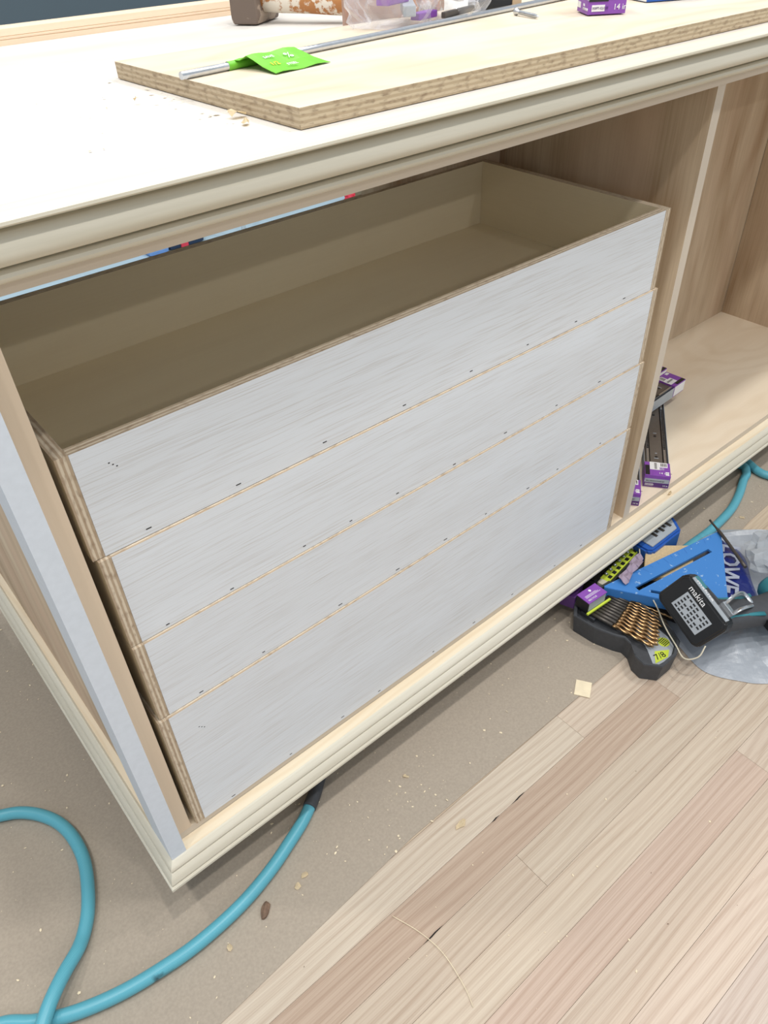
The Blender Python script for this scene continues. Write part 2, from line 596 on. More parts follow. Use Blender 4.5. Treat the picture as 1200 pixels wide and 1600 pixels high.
def text(name, s, size, origin, xd, yd, mat, parent=None, depth=0.0002, align='LEFT', bold=0.0):
    """flat lettering lying on a surface; origin is the baseline start, lifted along xd x yd"""
    cu = bpy.data.curves.new(name, 'FONT')
    cu.body = s
    cu.size = size
    cu.extrude = depth
    cu.offset = bold
    cu.align_x = align
    cu.resolution_u = 2
    tmp = bpy.data.objects.new(name + '_tmp', cu)
    C.objects.link(tmp)
    dg = bpy.context.evaluated_depsgraph_get()
    me = bpy.data.meshes.new_from_object(tmp.evaluated_get(dg))
    bpy.data.objects.remove(tmp)
    bpy.data.curves.remove(cu)
    xd = Vector(xd).normalized()
    yd = Vector(yd)
    yd = (yd - xd * yd.dot(xd)).normalized()
    zd = xd.cross(yd)
    M = Matrix((xd, yd, zd)).transposed().to_4x4()
    M.translation = Vector(origin) + zd * depth
    me.transform(M)
    me.materials.clear()
    return link(name, me, mat, parent)


def mat_from_axes(x, y, origin):
    x = Vector(x).normalized()
    y = Vector(y)
    y = (y - x * y.dot(x)).normalized()
    z = x.cross(y)
    M = Matrix((x, y, z)).transposed().to_4x4()
    M.translation = Vector(origin)
    return M


# ================================================================== SETTING
FL = -0.0002
fl = box('floor', (-3.0, 4.6, -3.4, 3.1, -0.06, -0.0205), 'mdf')
fl['kind'] = 'structure'
# strip oak planks, seams parallel to the cabinet front, 58.5 mm on centre
PW = 0.0585
row_y = [-0.1571 - PW * k for k in range(-2, 16)]
SEAMS = [(0.3880, -0.2160, 0.4180, -0.2150), (0.3420, -0.2160, 0.3600, -0.2155), (0.1500, -0.2745, 0.1870, -0.2735)]
joints = {0: [1.9], 1: [-0.5, 1.6], 2: [0.564, 1.55], 3: [-0.42, 0.7495], 4: [0.3340, 1.25], 5: [-0.25, 1.45], 6: [-0.6, 0.729], 7: [0.02, 1.0], 8: [0.62], 9: [0.1, 0.95], 10: [0.5], 11: [-0.2, 0.7], 12: [0.3], 13: [0.6], 14: [0.1], 15: [0.45], 16: [0.2], 17: [0.5]}
tints = {(2, 0): (1, .985, .95), (2, 1): (.98, .93, .89), (3, 1): (.83, .735, .68), (3, 2): (.95, .90, .86), (3, 0): (.85, .76, .7),
         (4, 0): (.93, .88, .83), (4, 1): (.95, .915, .865), (5, 1): (1.0, .955, .90), (6, 1): (.97, .86, .83), (6, 2): (.98, .92, .88),
         (7, 1): (.97, .91, .87), (8, 0): (.98, .92, .9), (8, 1): (.97, .94, .9)}
for r, y1 in enumerate(row_y):
    xs = [-1.2] + joints.get(r, [0.4]) + [2.6]
    for k in range(len(xs) - 1):
        g = 0.00015
        bm = bmesh.new()
        box_bm(bm, xs[k] + g, xs[k + 1] - g, y1 - PW + g, y1 - g, -0.02, 0.0, grain=0)
        bmesh.ops.bevel(bm, geom=[e for e in bm.edges if all(v.co.z > -0.001 for v in e.verts)], offset=0.0003, segments=1, affect='EDGES')
        o = from_bm('plank', bm, 'oak', fl)
        t = tints.get((r, k)) or (RNG.uniform(.93, 1), RNG.uniform(.88, .95), RNG.uniform(.83, .92))
        o.color = (*t, 1)

for xa, ya, xb, yb in SEAMS:
    a_ = math.atan2(yb - ya, xb - xa)
    L_ = math.hypot(xb - xa, yb - ya)
    prism('seam_gap', [(-L_ / 2, 0), (-L_ * .1, -0.0011), (L_ * .2, -0.0005), (L_ / 2, 0), (L_ * .1, 0.0012), (-L_ * .2, 0.0006)], -0.001, 0.0004, 'black_slot', fl, loc=((xa + xb) / 2, (ya + yb) / 2, 0), rotz=a_)

# brown floor-protection paper: edge runs slightly off the plank line
bm = bmesh.new()
prism_bm(bm, [(-3.0, -0.2685), (-0.1049, -0.1758), (0.2383, -0.1545), (0.7414, -0.1582), (1.26, -0.1103), (1.75, -0.095), (4.4, -0.02), (4.4, 1.25), (-3.0, 1.25)], 0.0003, 0.0011)
pp = from_bm('floor_paper', bm, 'paper')
tag(pp, 'brown kraft floor-protection paper laid under the cabinet beside the oak strips', 'floor covering')

bm = bmesh.new()
prism_bm(bm, [(-2.8, 1.27), (4.4, 1.27), (4.4, 2.95), (-2.8, 2.95)], 0.0003, 0.002)
sh = from_bm('dust_sheet', bm, 'sheet')
tag(sh, 'pale blue dust sheet on the floor behind the cabinet', 'dust sheet')
w = box('wall_back', (-3.0, 4.6, 3.0, 3.1, -0.02, 3.3), 'wall')
w['kind'] = 'structure'

# ================================================================== CABINET
XL, XR = -0.060, 1.93      # outer faces of the end panels
YF = -0.0176               # front of the applied end boards
ZB, ZT = 0.1364, 0.918     # bay floor, underside of worktop
cab = thing('island_cabinet', 'long unfinished island cabinet with two open bays and moulded base', 'cabinet')
box('bottom_panel', (-0.039, 1.905, 0.0, 0.40, ZB - 0.0145, ZB), 'bayfloor', cab, grain=0, em='grey_edge')
box('front_stile', (-0.0390, -0.0195, -0.0006, 0.018, ZB, ZT - 0.022), 'maple', cab, grain=2)
box('end_board', (XL, -0.0392, YF, 0.040, 0.1223, ZT), 'primer', cab, grain=2)
box('end_rail', (XL, -0.042, 0.040, 0.66, 0.1223, 0.160), 'pine', cab, grain=1)
box('end_rail', (XL, -0.042, 0.040, 0.66, 0.86, ZT), 'pine', cab, grain=1)
box('end_board', (XL, -0.042, 0.66, 0.74, 0.1223, ZT), 'maple', cab, grain=2)
box('recessed_panel', (-0.050, -0.0425, 0.0402, 0.66, 0.160, 0.86), 'birchply', cab, grain=2)
box('divider', (0.9235, 0.9425, -0.0005, 0.3575, ZB, ZT - 0.022), 'birchply', cab, grain=2, em='grey_edge')
box('back_panel', (0.640, 0.9235, 0.374, 0.386, ZB, ZT), 'birchply', cab, grain=2)
box('back_panel', (0.9235, 1.8674, 0.358, 0.386, ZB, ZT), 'birchply', cab, grain=2)
box('back_post', (0.617, 0.640, 0.374, 0.392, ZB, ZT), 'pine', cab, grain=2)
box('bay_side', (1.8674, 1.886, 0.0, 0.357, ZB, ZT), 'birchply', cab, grain=2)
box('end_board', (1.886, XR, YF, 0.74, 0.1223, ZT), 'maple', cab, grain=2)
box('top_rail', (-0.039, 1.886, -0.0026, 0.016, 0.8774, ZT), 'grey_edge', cab, grain=0)
box('plinth', (0.03, 1.86, 0.064, 0.66, 0.0011, ZB - 0.0145), 'maple', cab, grain=0)

base_prof = [(-0.0170, 0.1223), (0.0, 0.1223), (0.0025, 0.1208), (0.0060, 0.1168), (0.0080, 0.1135), (0.0082, 0.1112), (0.0048, 0.1102),
             (0.0048, 0.1086), (0.0086, 0.1080), (0.0118, 0.1040), (0.0146, 0.0965), (0.0150, 0.0934), (0.0110, 0.0925), (0.0110, 0.0910), (0.0160, 0.0903), (0.0174, 0.0885),
             (0.0176, 0.0845), (0.0165, 0.0830), (-0.0170, 0.0827)]
sweep('base_moulding', base_prof, [lambda o, z: (XL - o, YF - o, z), lambda o, z: (XR + o, YF - o, z)], 'poplar', cab)
sweep('base_moulding', base_prof, [lambda o, z: (XL - o, 0.74, z), lambda o, z: (XL - o, YF - o, z)], 'poplar', cab)
# the moulding's flat back board shows as a pale ledge
box('base_ledge', (-0.0391, XR - 0.0441, YF + 0.0003, -0.0003, 0.108, 0.1226), 'pine', cab, grain=0)

# ------------------------------------------------------------------ worktop
ZTOP = 0.9363
top = thing('worktop', 'pale plywood worktop with moulded front edge on the cabinet', 'worktop')
box('top_slab', (XL - 0.02, XR + 0.02, -0.0026, 0.745, ZT, ZTOP), 'counter', top, grain=0, em='ply_pale')
tp = [(-0.0026, 0.8858), (-0.0150, 0.8900), (-0.0195, 0.8915), (-0.0228, 0.8938), (-0.0238, 0.8962), (-0.0228, 0.8986), (-0.0196, 0.9001), (-0.0110, 0.9006),
      (-0.0110, 0.9026), (-0.0215, 0.9032), (-0.0268, 0.9046), (-0.0312, 0.9075), (-0.0332, 0.9112), (-0.0330, 0.9150), (-0.0314, 0.9195), (-0.0282, 0.9240), (-0.0240, 0.9262),
      (-0.0205, 0.9268), (-0.0205, 0.9304), (-0.0280, 0.9308), (-0.0350, 0.9314), (-0.0366, 0.9328), (-0.0364, 0.9350), (-0.0346, 0.9364), (-0.0027, 0.9364)]
sweep('edge_moulding', tp, [lambda y, z: (XL - 0.02, y, z), lambda y, z: (XR + 0.02, y, z)], 'poplar', top)
bt = [(0.737, ZTOP), (0.737, 0.9425), (0.7385, 0.9432), (0.7372, 0.9440), (0.7372, 0.9462), (0.7388, 0.947), (0.7378, 0.9478), (0.7400, 0.9560), (0.7440, 0.9590), (0.757, 0.9590), (0.757, ZTOP - 0.02), (0.7452, ZTOP - 0.02), (0.7452, ZTOP)]
sweep('back_trim', bt, [lambda y, z: (XL - 0.02, y, z), lambda y, z: (XR + 0.02, y, z)], 'trim_pink', top)

# ------------------------------------------------------------------ drawers
T = 0.0123
DW, DD = 0.8835, 0.370
drawer_z = [(0.6112, 0.7290), (0.4877, 0.6104), (0.3632, 0.4870), (0.1366, 0.3624)]
drawer_off = [(0.0095, 0.0080), (0.0052, 0.0046), (0.0012, 0.0014), (-0.0030, -0.0016)]
labels = ['topmost open whitewashed plywood drawer box, its empty inside in view',
          'shallow whitewashed drawer box second from the top of the stack',
          'shallow whitewashed drawer box third down, just above the deep one',
          'deep whitewashed drawer box at the bottom of the stack, on the bay floor']
for i, ((z0, z1), (yl, yr)) in enumerate(zip(drawer_z, drawer_off)):
    d = thing('drawer_box', labels[i], 'drawer', loc=((0.0005, 0.0042, 0.0040, 0.0)[i], yl, z0), rotz=-math.atan2(yl - yr, DW), group='drawer boxes stacked in the left bay')
    h = z1 - z0
    def part(n, b, m, **kw):
        return box(n, b, m, d, **kw)
    bm = bmesh.new()
    box_bm(bm, 0.0002, DW - T - 0.0002, 0, T, 0, h, grain=0, em=1)
    for f in bm.faces:                       # the back of the front board is prefinished like the inside
        if f.normal.y > 0.5 or f.calc_center_median().y > T - 1e-5:
            f.material_index = 2
    from_bm('front_panel', bm, ['face', 'ply12', 'inside'], d)
    part('back_panel', (0.0002, DW - T - 0.0002, DD - T, DD, 0, h), 'inside', grain=0, em='ply12')
    part('side_panel', (-T, 0, 0.0004, DD, 0, h), 'inside', grain=1, em='ply12')
    part('side_panel', (DW - T, DW, 0.0004, DD, 0, h), 'inside', grain=1, em='ply12')
    part('bottom_panel', (0.0002, DW - T - 0.0002, T + 0.0002, DD - T - 0.0002, 0.002, 0.015), 'inside', grain=0)
    # staple slots along the lower edge of the front
    bm = bmesh.new()
    k = 0.028 + 0.02 * RNG.random()
    while k < DW - 0.025:
        zz = 0.0055 + RNG.uniform(-0.002, 0.004)
        wd = RNG.uniform(0.003, 0.0065)
        bm2 = box_bm(bm, k, k + wd, -0.00025, 0.0004, zz, zz + 0.0011)
        k += RNG.uniform(0.07, 0.12)
    if i in (0, 3):
        for q in range(3):
            box_bm(bm, 0.03 + q * 0.003, 0.0315 + q * 0.003, -0.0002, 0.0004, h * .8 - q * .003, h * .8 - q * .003 + 0.001)
    o = from_bm('staple_marks', bm, 'black_slot', d)
    o['kind'] = 'stuff'

# ================================================================== THINGS ON THE WORKTOP
ZC = ZTOP + 0.0008
BD = 0.0165
bm = bmesh.new()
uvl = bm.loops.layers.uv.verify()
# slightly out-of-square thick ply board; sides carry the ply edge
cor = [(0.2685, 0.006), (1.98, 0.004), (1.98, 0.352), (0.2660, 0.358)]
ZBD = ZC + BD
nb = 60
def ragged_side(a, b2):
    n = nb
    lo, hi = [], []
    for k in range(n + 1):
        t = k / n
        x, y = a[0] + (b2[0] - a[0]) * t, a[1] + (b2[1] - a[1]) * t
        lo.append(bm.verts.new((x, y, ZC)))
        hi.append(bm.verts.new((x, y, ZBD)))
    L = math.hypot(b2[0] - a[0], b2[1] - a[1])
    for k in range(n):
        f = bm.faces.new((lo[k], lo[k + 1], hi[k + 1], hi[k]))
        f.material_index = 1
        for l, q in zip(f.loops, ((L * k / n, 0), (L * (k + 1) / n, 0), (L * (k + 1) / n, BD), (L * k / n, BD))):
            l[uvl].uv = q
for k in range(4):
    ragged_side(cor[k], cor[(k + 1) % 4])
for z, rv in ((ZBD, False), (ZC, True)):
    vs = [bm.verts.new((x, y, z)) for x, y in cor]
    f = bm.faces.new(vs[::-1] if rv else vs)
    for l in f.loops:
        l[uvl].uv = (l.vert.co.x, l.vert.co.y)
bmesh.ops.remove_doubles(bm, verts=bm.verts, dist=1e-6)
bmesh.ops.recalc_face_normals(bm, faces=list(bm.faces))
o = from_bm('plywood_board', bm, ['board', 'ply18'])
tag(o, 'thick rough-edged plywood board lying along the front of the worktop', 'board')
ZP = ZBD + 0.0004

# threaded rod with a green price tag
r = 0.0036
rod = thing('metal_rod', 'long silver metal rod lying askew across the plywood board', 'rod', loc=(0.2616, 0.195, ZP + r))
d = Vector((0.8888 - 0.2616, 0.2754 - 0.195, 0))
tube('shaft', [(0, 0, 0), d * 0.3, d * 0.6, d * 1.0, d * 1.22], r, 'steel', rod, seg=16)
u = d.normalized()
nrm = Vector((-u.y, u.x, 0))
bm = bmesh.new()
# sleeve around the rod
for k in range(12):
    a0, a1 = 2 * math.pi * k / 12, 2 * math.pi * (k + 1) / 12
    q = []
    for s_, a in ((0.057, a0), (0.108, a0), (0.108, a1), (0.057, a1)):
        q.append(bm.verts.new(u * s_ + nrm * (r + .0006) * math.cos(a) + Vector((0, 0, (r + .0006) * math.sin(a)))))
    bm.faces.new(q)
bmesh.ops.remove_doubles(bm, verts=bm.verts, dist=1e-6)
g1 = from_bm('price_tag', bm, 'green', rod, smooth=True)
g1['label'] = 'bright green price tag wrapped around the rod'
prof = [(0.0, 0.0042), (-0.008, 0.0046), (-0.016, 0.0088), (-0.024, 0.0060), (-0.040, 0.0012), (-0.056, -0.0012), (-0.062, -0.0022)]
bm = bmesh.new()
rows = []
for (v, z), sk in zip(prof, (0, 0.001, 0.004, 0.005, 0.004, 0.002, 0.002)):
    rows.append([bm.verts.new(u * (0.066 + sk + (0.062 + 0.012 * (-v / .06)) * k / 8) + nrm * v + Vector((0, 0, z + 0.0008 * math.sin(k * 1.3)))) for k in range(9)])
for a, b2 in zip(rows, rows[1:]):
    for k in range(8):
        bm.faces.new((a[k], b2[k], b2[k + 1], a[k + 1]))
bmesh.ops.recalc_face_normals(bm, faces=list(bm.faces))
bmesh.ops.solidify(bm, geom=list(bm.faces), thickness=0.0005)
fl_ = from_bm('tag_flap', bm, 'green', rod)
o0 = Vector((0.2616, 0.195, ZP + r))
def tagpt(s_, v, z):
    return u * s_ + nrm * v + Vector((0, 0, z))
n1 = tagpt(0, -0.040, 0.0012) - tagpt(0, -0.024, 0.006)
text('print', '%', 0.014, tagpt(0.108, -0.036, 0.0036), u, -n1, 'white', rod)
text('print', 'SAVE', 0.0062, tagpt(0.082, -0.030, 0.0056), u, -n1, 'white', rod)
text('print', '1/2', 0.009, tagpt(0.078, -0.046, 0.0014), u, -n1, 'yellow', rod)
text('print', 'STEEL', 0.0055, tagpt(0.092, -0.054, 0.0006), u, -n1, 'white', rod)

# old hammer
hm = thing('hammer', 'old hammer with a grimy block head and paint-spattered handle at the back', 'hammer', loc=(0.6010, 0.612, ZC), rotz=math.radians(0))
hx = Vector((0.7625 - 0.6904, 0.5721 - 0.6869, 0)).normalized()     # handle direction
hy = Vector((-hx.y, hx.x, 0))
Mh = Matrix((hx, hy, Vector((0, 0, 1)))).transposed().to_4x4()
# head: chunky block, its striking faces slightly flared, standing on the counter
bm = bmesh.new()
sect = [(-0.028, 0.0), (0.028, 0.0), (0.032, 0.010), (0.030, 0.060), (0.024, 0.066), (-0.024, 0.066), (-0.031, 0.058), (-0.032, 0.008)]
ringsb = []
for yy, s_ in ((-0.018, 0.94), (-0.014, 1.0), (0.014, 0.98), (0.060, 0.96), (0.066, 0.90)):
    ringsb.append([bm.verts.new((x * s_ * 0.72, yy, 0.001 + z * (s_ if z > .03 else 1))) for x, z in sect])
for a, b2 in zip(ringsb, ringsb[1:]):
    for k in range(8):
        bm.faces.new((a[k], a[(k + 1) % 8], b2[(k + 1) % 8], b2[k]))
bm.faces.new(ringsb[0][::-1]); bm.faces.new(ringsb[-1])
bmesh.ops.recalc_face_normals(bm, faces=list(bm.faces))
bmesh.ops.bevel(bm, geom=list(bm.edges), offset=0.0015, segments=1, affect='EDGES')
Mhead = Mh.copy()
Mhead.translation = (0, 0, 0)
bm.transform(Mhead)
from_bm('head', bm, 'oldwood', hm)
hp = [hx * s_ + hy * 0.014 + Vector((0, 0, z)) for s_, z in ((0.015, 0.030), (0.05, 0.029), (0.10, 0.027), (0.16, 0.0245), (0.22, 0.022), (0.28, 0.021), (0.30, 0.021))]
tube('handle', hp, [0.0165, 0.017, 0.016, 0.0165, 0.018, 0.019, 0.014], 'handle', hm, seg=16)

# clear crumpled plastic bag with fittings
def crumple(bm, cx, cy, z0, rx, ry, h, seed, sub=4, sharp=0.35, fl=0.25, mat=0):
    """faceted crumpled film over an elliptical footprint"""
    b2 = bmesh.new()
    bmesh.ops.create_icosphere(b2, subdivisions=sub, radius=1.0)
    off = Vector((seed * 3.1, seed * 1.7, seed * .9))
    for v in b2.verts:
        p = v.co.copy()
        d1 = noise.voronoi(p * 1.9 + off)[0]
        k = 1 + sharp * (d1[1] - d1[0] - .35) + 0.3 * noise.noise(p * 1.6 + off) + 0.12 * (noise.voronoi(p * 5 + off)[0][0] - .3)
        z = (p.z * 0.5 + 0.5)
        z = max(0.0, (z - fl) / (1 - fl))
        v.co = Vector((cx + p.x * rx * k, cy + p.y * ry * k, z0 + z * h * k))
    me = bpy.data.meshes.new('tmp')
    b2.to_mesh(me)
    b2.free()
    bm.from_mesh(me)
    bpy.data.meshes.remove(me)

bag = thing('clear_bag', 'crumpled clear plastic bag of small purple and grey fittings on the board', 'bag', loc=(0.675, 0.275, ZP))
bm = bmesh.new()
crumple(bm, -0.045, 0.028, 0.0006, 0.062, 0.055, 0.085, 2)
from_bm('film', bm, 'clear', bag)
bm = bmesh.new()
crumple(bm, 0.045, 0.018, 0.0006, 0.048, 0.045, 0.070, 5, sharp=.5)
from_bm('film', bm, 'clear', bag)
for k, (x, y, z, a, L, w_, h_, m_) in enumerate([(-0.03, 0.02, 0.012, 0.9, 0.085, 0.016, 0.012, 'grey_card'), (0.015, 0.028, 0.030, -0.3, 0.05, 0.02, 0.012, 'purple'),
                                                 (-0.055, 0.02, 0.024, 0.3, 0.05, 0.018, 0.01, 'purple'), (0.045, 0.012, 0.020, 1.2, 0.05, 0.012, 0.012, 'steel'),
                                                 (-0.02, 0.0, 0.006, 0.2, 0.04, 0.014, 0.008, 'purple'), (0.03, -0.012, 0.006, 0.25, 0.075, 0.007, 0.007, 'darksteel')]):
    box('fitting', (-L / 2, L / 2, -w_ / 2, w_ / 2, 0, h_), m_, bag, bevel=0.0015, loc=(x, y, z), rotz=a)

# pinkish block seen through the film
blk = box('wood_block', (-0.045, 0.045, -0.018, 0.018, 0, 0.052), 'taupe', None, bevel=0.002, loc=(0.663, 0.382, ZC), rotz=-0.55)
tag(blk, 'pinkish brown block standing behind the clear plastic bag', 'block')
# black can-like block with brown end
t_ = thing('battery_pack', 'black battery pack with a brown end beside the clear bag', 'battery', loc=(0.823, 0.312, ZP), rotz=-0.55)
box('case', (-0.032, 0.020, -0.025, 0.025, 0, 0.05), 'black', t_, bevel=0.003)
box('end_cap', (0.0201, 0.034, -0.024, 0.024, 0, 0.049), 'cardboard', t_, bevel=0.002)

# wood screw
sc_ = thing('wood_screw', 'zinc wood screw lying on the board beside the rod', 'screw', loc=(0.7805, 0.2311, ZP + 0.0043))
d = Vector((0.7688 - 0.7805, 0.181 - 0.2311, -0.0018))
bm = bmesh.new()
tube_bm(bm, [d * 0.0, d * 0.03, d * 0.10, d * 0.16], [0.0046, 0.0046, 0.0026, 0.002], 12)
from_bm('head', bm, 'steel', sc_)
pts, rs = [], []
for k in range(29):
    t = 0.16 + 0.84 * k / 28
    pts.append(d * t)
    rs.append((0.0027 if k % 2 else 0.0017) * (1 if k < 24 else (29 - k) / 6))
from_bm('thread', tube_bm(bmesh.new(), pts, rs, 10), 'steel', sc_)


# ------------------------------------------------------------------ drawer-slide cartons
def slide_box(name, label, L, mat4, group, lettered=True, far=True):
    """carton tray with printed end sleeves and a pair of slides showing; x along, near end at 0"""
    W, H = 0.0497, 0.0295
    t = thing(name, label, 'slide box', mat4=mat4, group=group)
    box('tray', (0.001, L - 0.001, 0.0012, W - 0.0012, 0.0, 0.006), 'cardboard', t)
    box('tray_side', (0.001, L - 0.001, 0.0004, 0.0012, 0.0, H - 0.004), 'grey_card', t)
    box('tray_side', (0.001, L - 0.001, W - 0.0012, W - 0.0004, 0.0, H - 0.004), 'grey_card', t)
    sl = 0.046
    for x0, x1 in ((0.0, sl), (L - sl, L)) if far else ((0.0, sl),):
        o = box('end_sleeve', (x0, x1, 0, W, 0, H), 'purple', t, bevel=0.0008)
    # slides
    o = box('slide_rail', (sl * .9, L - sl * .9, 0.0125, W - 0.0125, 0.0065, H - 0.0045), 'rail_grey', t, bevel=0.001)
    for yy in (0.0055, W - 0.0105):
        box('slide_rail', (sl * .9, L - sl * .9, yy, yy + 0.005, 0.0065, H - 0.003), 'steel', t, bevel=0.001)
        bm = bmesh.new()
        for k in range(26):
            x = 0.10 + k * 0.0062
            box_bm(bm, x, x + 0.0036, yy + 0.0006, yy + 0.0044, H - 0.0032, H - 0.0022)
        from_bm('ball_cage', bm, 'black', t)['kind'] = 'stuff'
    for x in (0.072, 0.150, 0.235):
        bm = bmesh.new()
        bmesh.ops.create_cone(bm, cap_ends=True, segments=12, radius1=0.003, radius2=0.003, depth=0.0008, matrix=Matrix.Translation((x, W / 2, H - 0.0043)))
        from_bm('screw_hole', bm, 'black', t)
    bm = bmesh.new()
    for x, w_ in ((0.066, 0.009), (0.084, 0.004), (0.16, 0.007)):
        box_bm(bm, x, x + 0.0018, W / 2 - w_ / 2, W / 2 + w_ / 2, H - 0.0046, H - 0.0039)
    from_bm('rail_print', bm, 'grey_card', t)['kind'] = 'stuff'
    # prints on the near sleeve (top face: x grows away from the end)
    e = 0.0002
    box('label_panel', (0.020, 0.0462, W * 0.42, W * 0.80, H - e, H + e), 'white', t)
    box('label_panel', (0.0295, 0.0455, W * 0.10, W * 0.42, H - e, H + e), 'white', t)
    bm = bmesh.new()
    for k in range(9):
        x = 0.0225 + k * 0.0024
        box_bm(bm, x, x + 0.0010 + 0.0006 * (k % 2), W * 0.52, W * 0.62, H + e * .5, H + e * 2)
    from_bm('barcode', bm, 'darksteel', t)['kind'] = 'stuff'
    bm = bmesh.new()
    for k in range(4):
        box_bm(bm, 0.0325, 0.043, W * 0.14 + k * 0.0032, W * 0.14 + k * 0.0032 + 0.0018, H + e * .5, H + e * 2)
    from_bm('label_print', bm, 'darksteel', t)['kind'] = 'stuff'
    box('black_panel', (0.0012, 0.034, W * 0.81, W * 0.985, H - e, H + e), 'black', t)
    box('label_panel', (0.0035, 0.0145, W * 0.06, W * 0.20, H - e, H + e), 'white', t)
    # end face: grey band + dark purple
    box('end_band', (-e, e, 0.0012, W - 0.0012, H * 0.40, H * 0.72), 'grey_card', t)
    box('end_band', (-e, e, 0.0008, W - 0.0008, 0.0012, H * 0.39), 'purple_dark', t)
    box('label_panel', (-e * 2, e, W * 0.62, W * 0.94, 0.003, H * 0.34), 'mauve', t)
    if not lettered:
        box('label_panel', (0.001, 0.0445, W - e, W + e, 0.002, H - 0.003), 'white', t)
    if lettered:
        text('lettering', '14 in', 0.0085, (0.006, W * 0.30, H + e), (0, -1, 0), (1, 0, 0), 'white', t, align='CENTER')
        text('lettering', 'SOFT-CLOSE', 0.0021, (0.0085, W * 0.195, H + e * 1.5), (0, -1, 0), (1, 0, 0), 'purple_dark', t)
        text('lettering', '14 in', 0.0052, (-e, W * 0.25, 0.004), (0, -1, 0), (0, 0, 1), 'white', t)
        text('lettering', 'SOFT-CLOSE', 0.0030, (-e * 2, W * 0.93, 0.0055), (0, -1, 0), (0, 0, 1), 'white', t)
        text('lettering', 'BALL BEARING SLIDE SET', 0.0032, (-e, W * 0.92, H * .50), (0, -1, 0), (0, 0, 1), 'darksteel', t)
        text('lettering', 'FULL\nEXT.', 0.0045, (0.0245, W * 0.42, H + e), (0, -1, 0), (1, 0, 0), 'white', t)
    return t

GS = 'drawer slide cartons in the right bay'
a36 = math.radians(36.5)
ZS = ZB + 0.0006
Ma = mat_from_axes((math.cos(a36), math.sin(a36), 0), (-math.sin(a36), math.cos(a36), 0), (1.0645, -0.0065, ZS))
slide_box('slide_carton', 'purple-ended slide carton lying crosswise under another in the right bay, both rails showing', 0.375, Ma, GS)
Mb = mat_from_axes((math.cos(a36), math.sin(a36), 0), (-math.sin(a36), math.cos(a36), 0), (0.9755, 0.0005, ZS))
slide_box('slide_carton', 'purple-ended slide carton nearest the drawers, half hidden by the divider edge', 0.375, Mb, GS)
# resting across the first; its purple end points right
Mc = mat_from_axes((-1.0, -0.05, 0), (0.05, -1.0, 0), (1.3676, 0.2148, ZS + 0.0305))
slide_box('slide_carton', 'slide carton lying on top of the others, purple end pointing right', 0.375, Mc, GS, lettered=False)
Md = mat_from_axes((-1.0, -0.05, 0), (0.05, -1.0, 0), (1.432, 0.300, ZS))
slide_box('slide_carton', 'slide carton farthest back on the bay floor, only its end showing', 0.375, Md, GS, lettered=False)

# carton of slides standing on the board (top right)
bx = Vector((0.8629 - 0.8238, 0.1192 - 0.1472, 0)).normalized()
Mp = mat_from_axes(bx, (-bx.y, bx.x, 0), (0.8238, 0.1472, ZP))
t_ = thing('slide_carton', 'purple and grey slide carton standing on the plywood board at top right', 'slide box', mat4=Mp, group='drawer slide cartons on the worktop')
LW, LD, LH = 0.0500, 0.048, 0.052
box('carton', (0, LW, 0, LD, 0.001, LH), 'purple', t_, bevel=0.0008)
e = 0.0003
box('grey_band', (0.0002, LW - 0.0002, -e, e, 0.0165, LH - .001), 'grey_card', t_)
box('grey_band', (-e, e, 0.0002, LD - 0.0002, 0.0165, LH - .001), 'grey_card', t_)
box('black_band', (0.0008, LW * 0.52, -2 * e, e, 0.0150, 0.0195), 'black', t_)
box('label_panel', (0.005, 0.022, -2 * e, e, 0.0045, 0.0115), 'white', t_)
box('label_panel', (-2 * e, e, LD * .66, LD * .95, 0.0060, 0.0125), 'white', t_)
text('lettering', 'SOFT-CLOSE', 0.0037, (0.0057, -2.4 * e, 0.0068), (1, 0, 0), (0, 0, 1), 'purple_dark', t_)
text('lettering', '14 in', 0.0090, (0.0330, -1.4 * e, 0.0058), (1, 0, 0), (0, 0, 1), 'white', t_)
text('lettering', 'BALL BEARING SLIDE SET', 0.0042, (0.004, -1.4 * e, 0.0208), (1, 0, 0), (0, 0, 1), 'bluebox', t_)
text('lettering', 'BALL BEARING\nSLIDE SET', 0.0046, (-1.4 * e, LD * .93, 0.026), (0, -1, 0), (0, 0, 1), 'black', t_)
text('lettering', 'FULL\nEXTENSION', 0.0040, (-1.4 * e, LD * .42, 0.0095), (0, -1, 0), (0, 0, 1), 'white', t_)
# white-and-blue carton at the frame edge
b2 = Vector((1.0431 - 0.9744, 0.1302 - 0.162, 0)).normalized()
Mq = mat_from_axes(b2, (-b2.y, b2.x, 0), (0.9744, 0.162, ZP))
t_ = thing('blue_carton', 'flat blue and white carton on the board at the top edge', 'box', mat4=Mq)
box('carton', (0, 0.085, 0, 0.06, 0.0005, 0.045), 'bluebox', t_, bevel=0.001)
box('white_side', (-0.0004, 0.0004, 0.001, 0.059, 0.001, 0.044), 'white', t_)

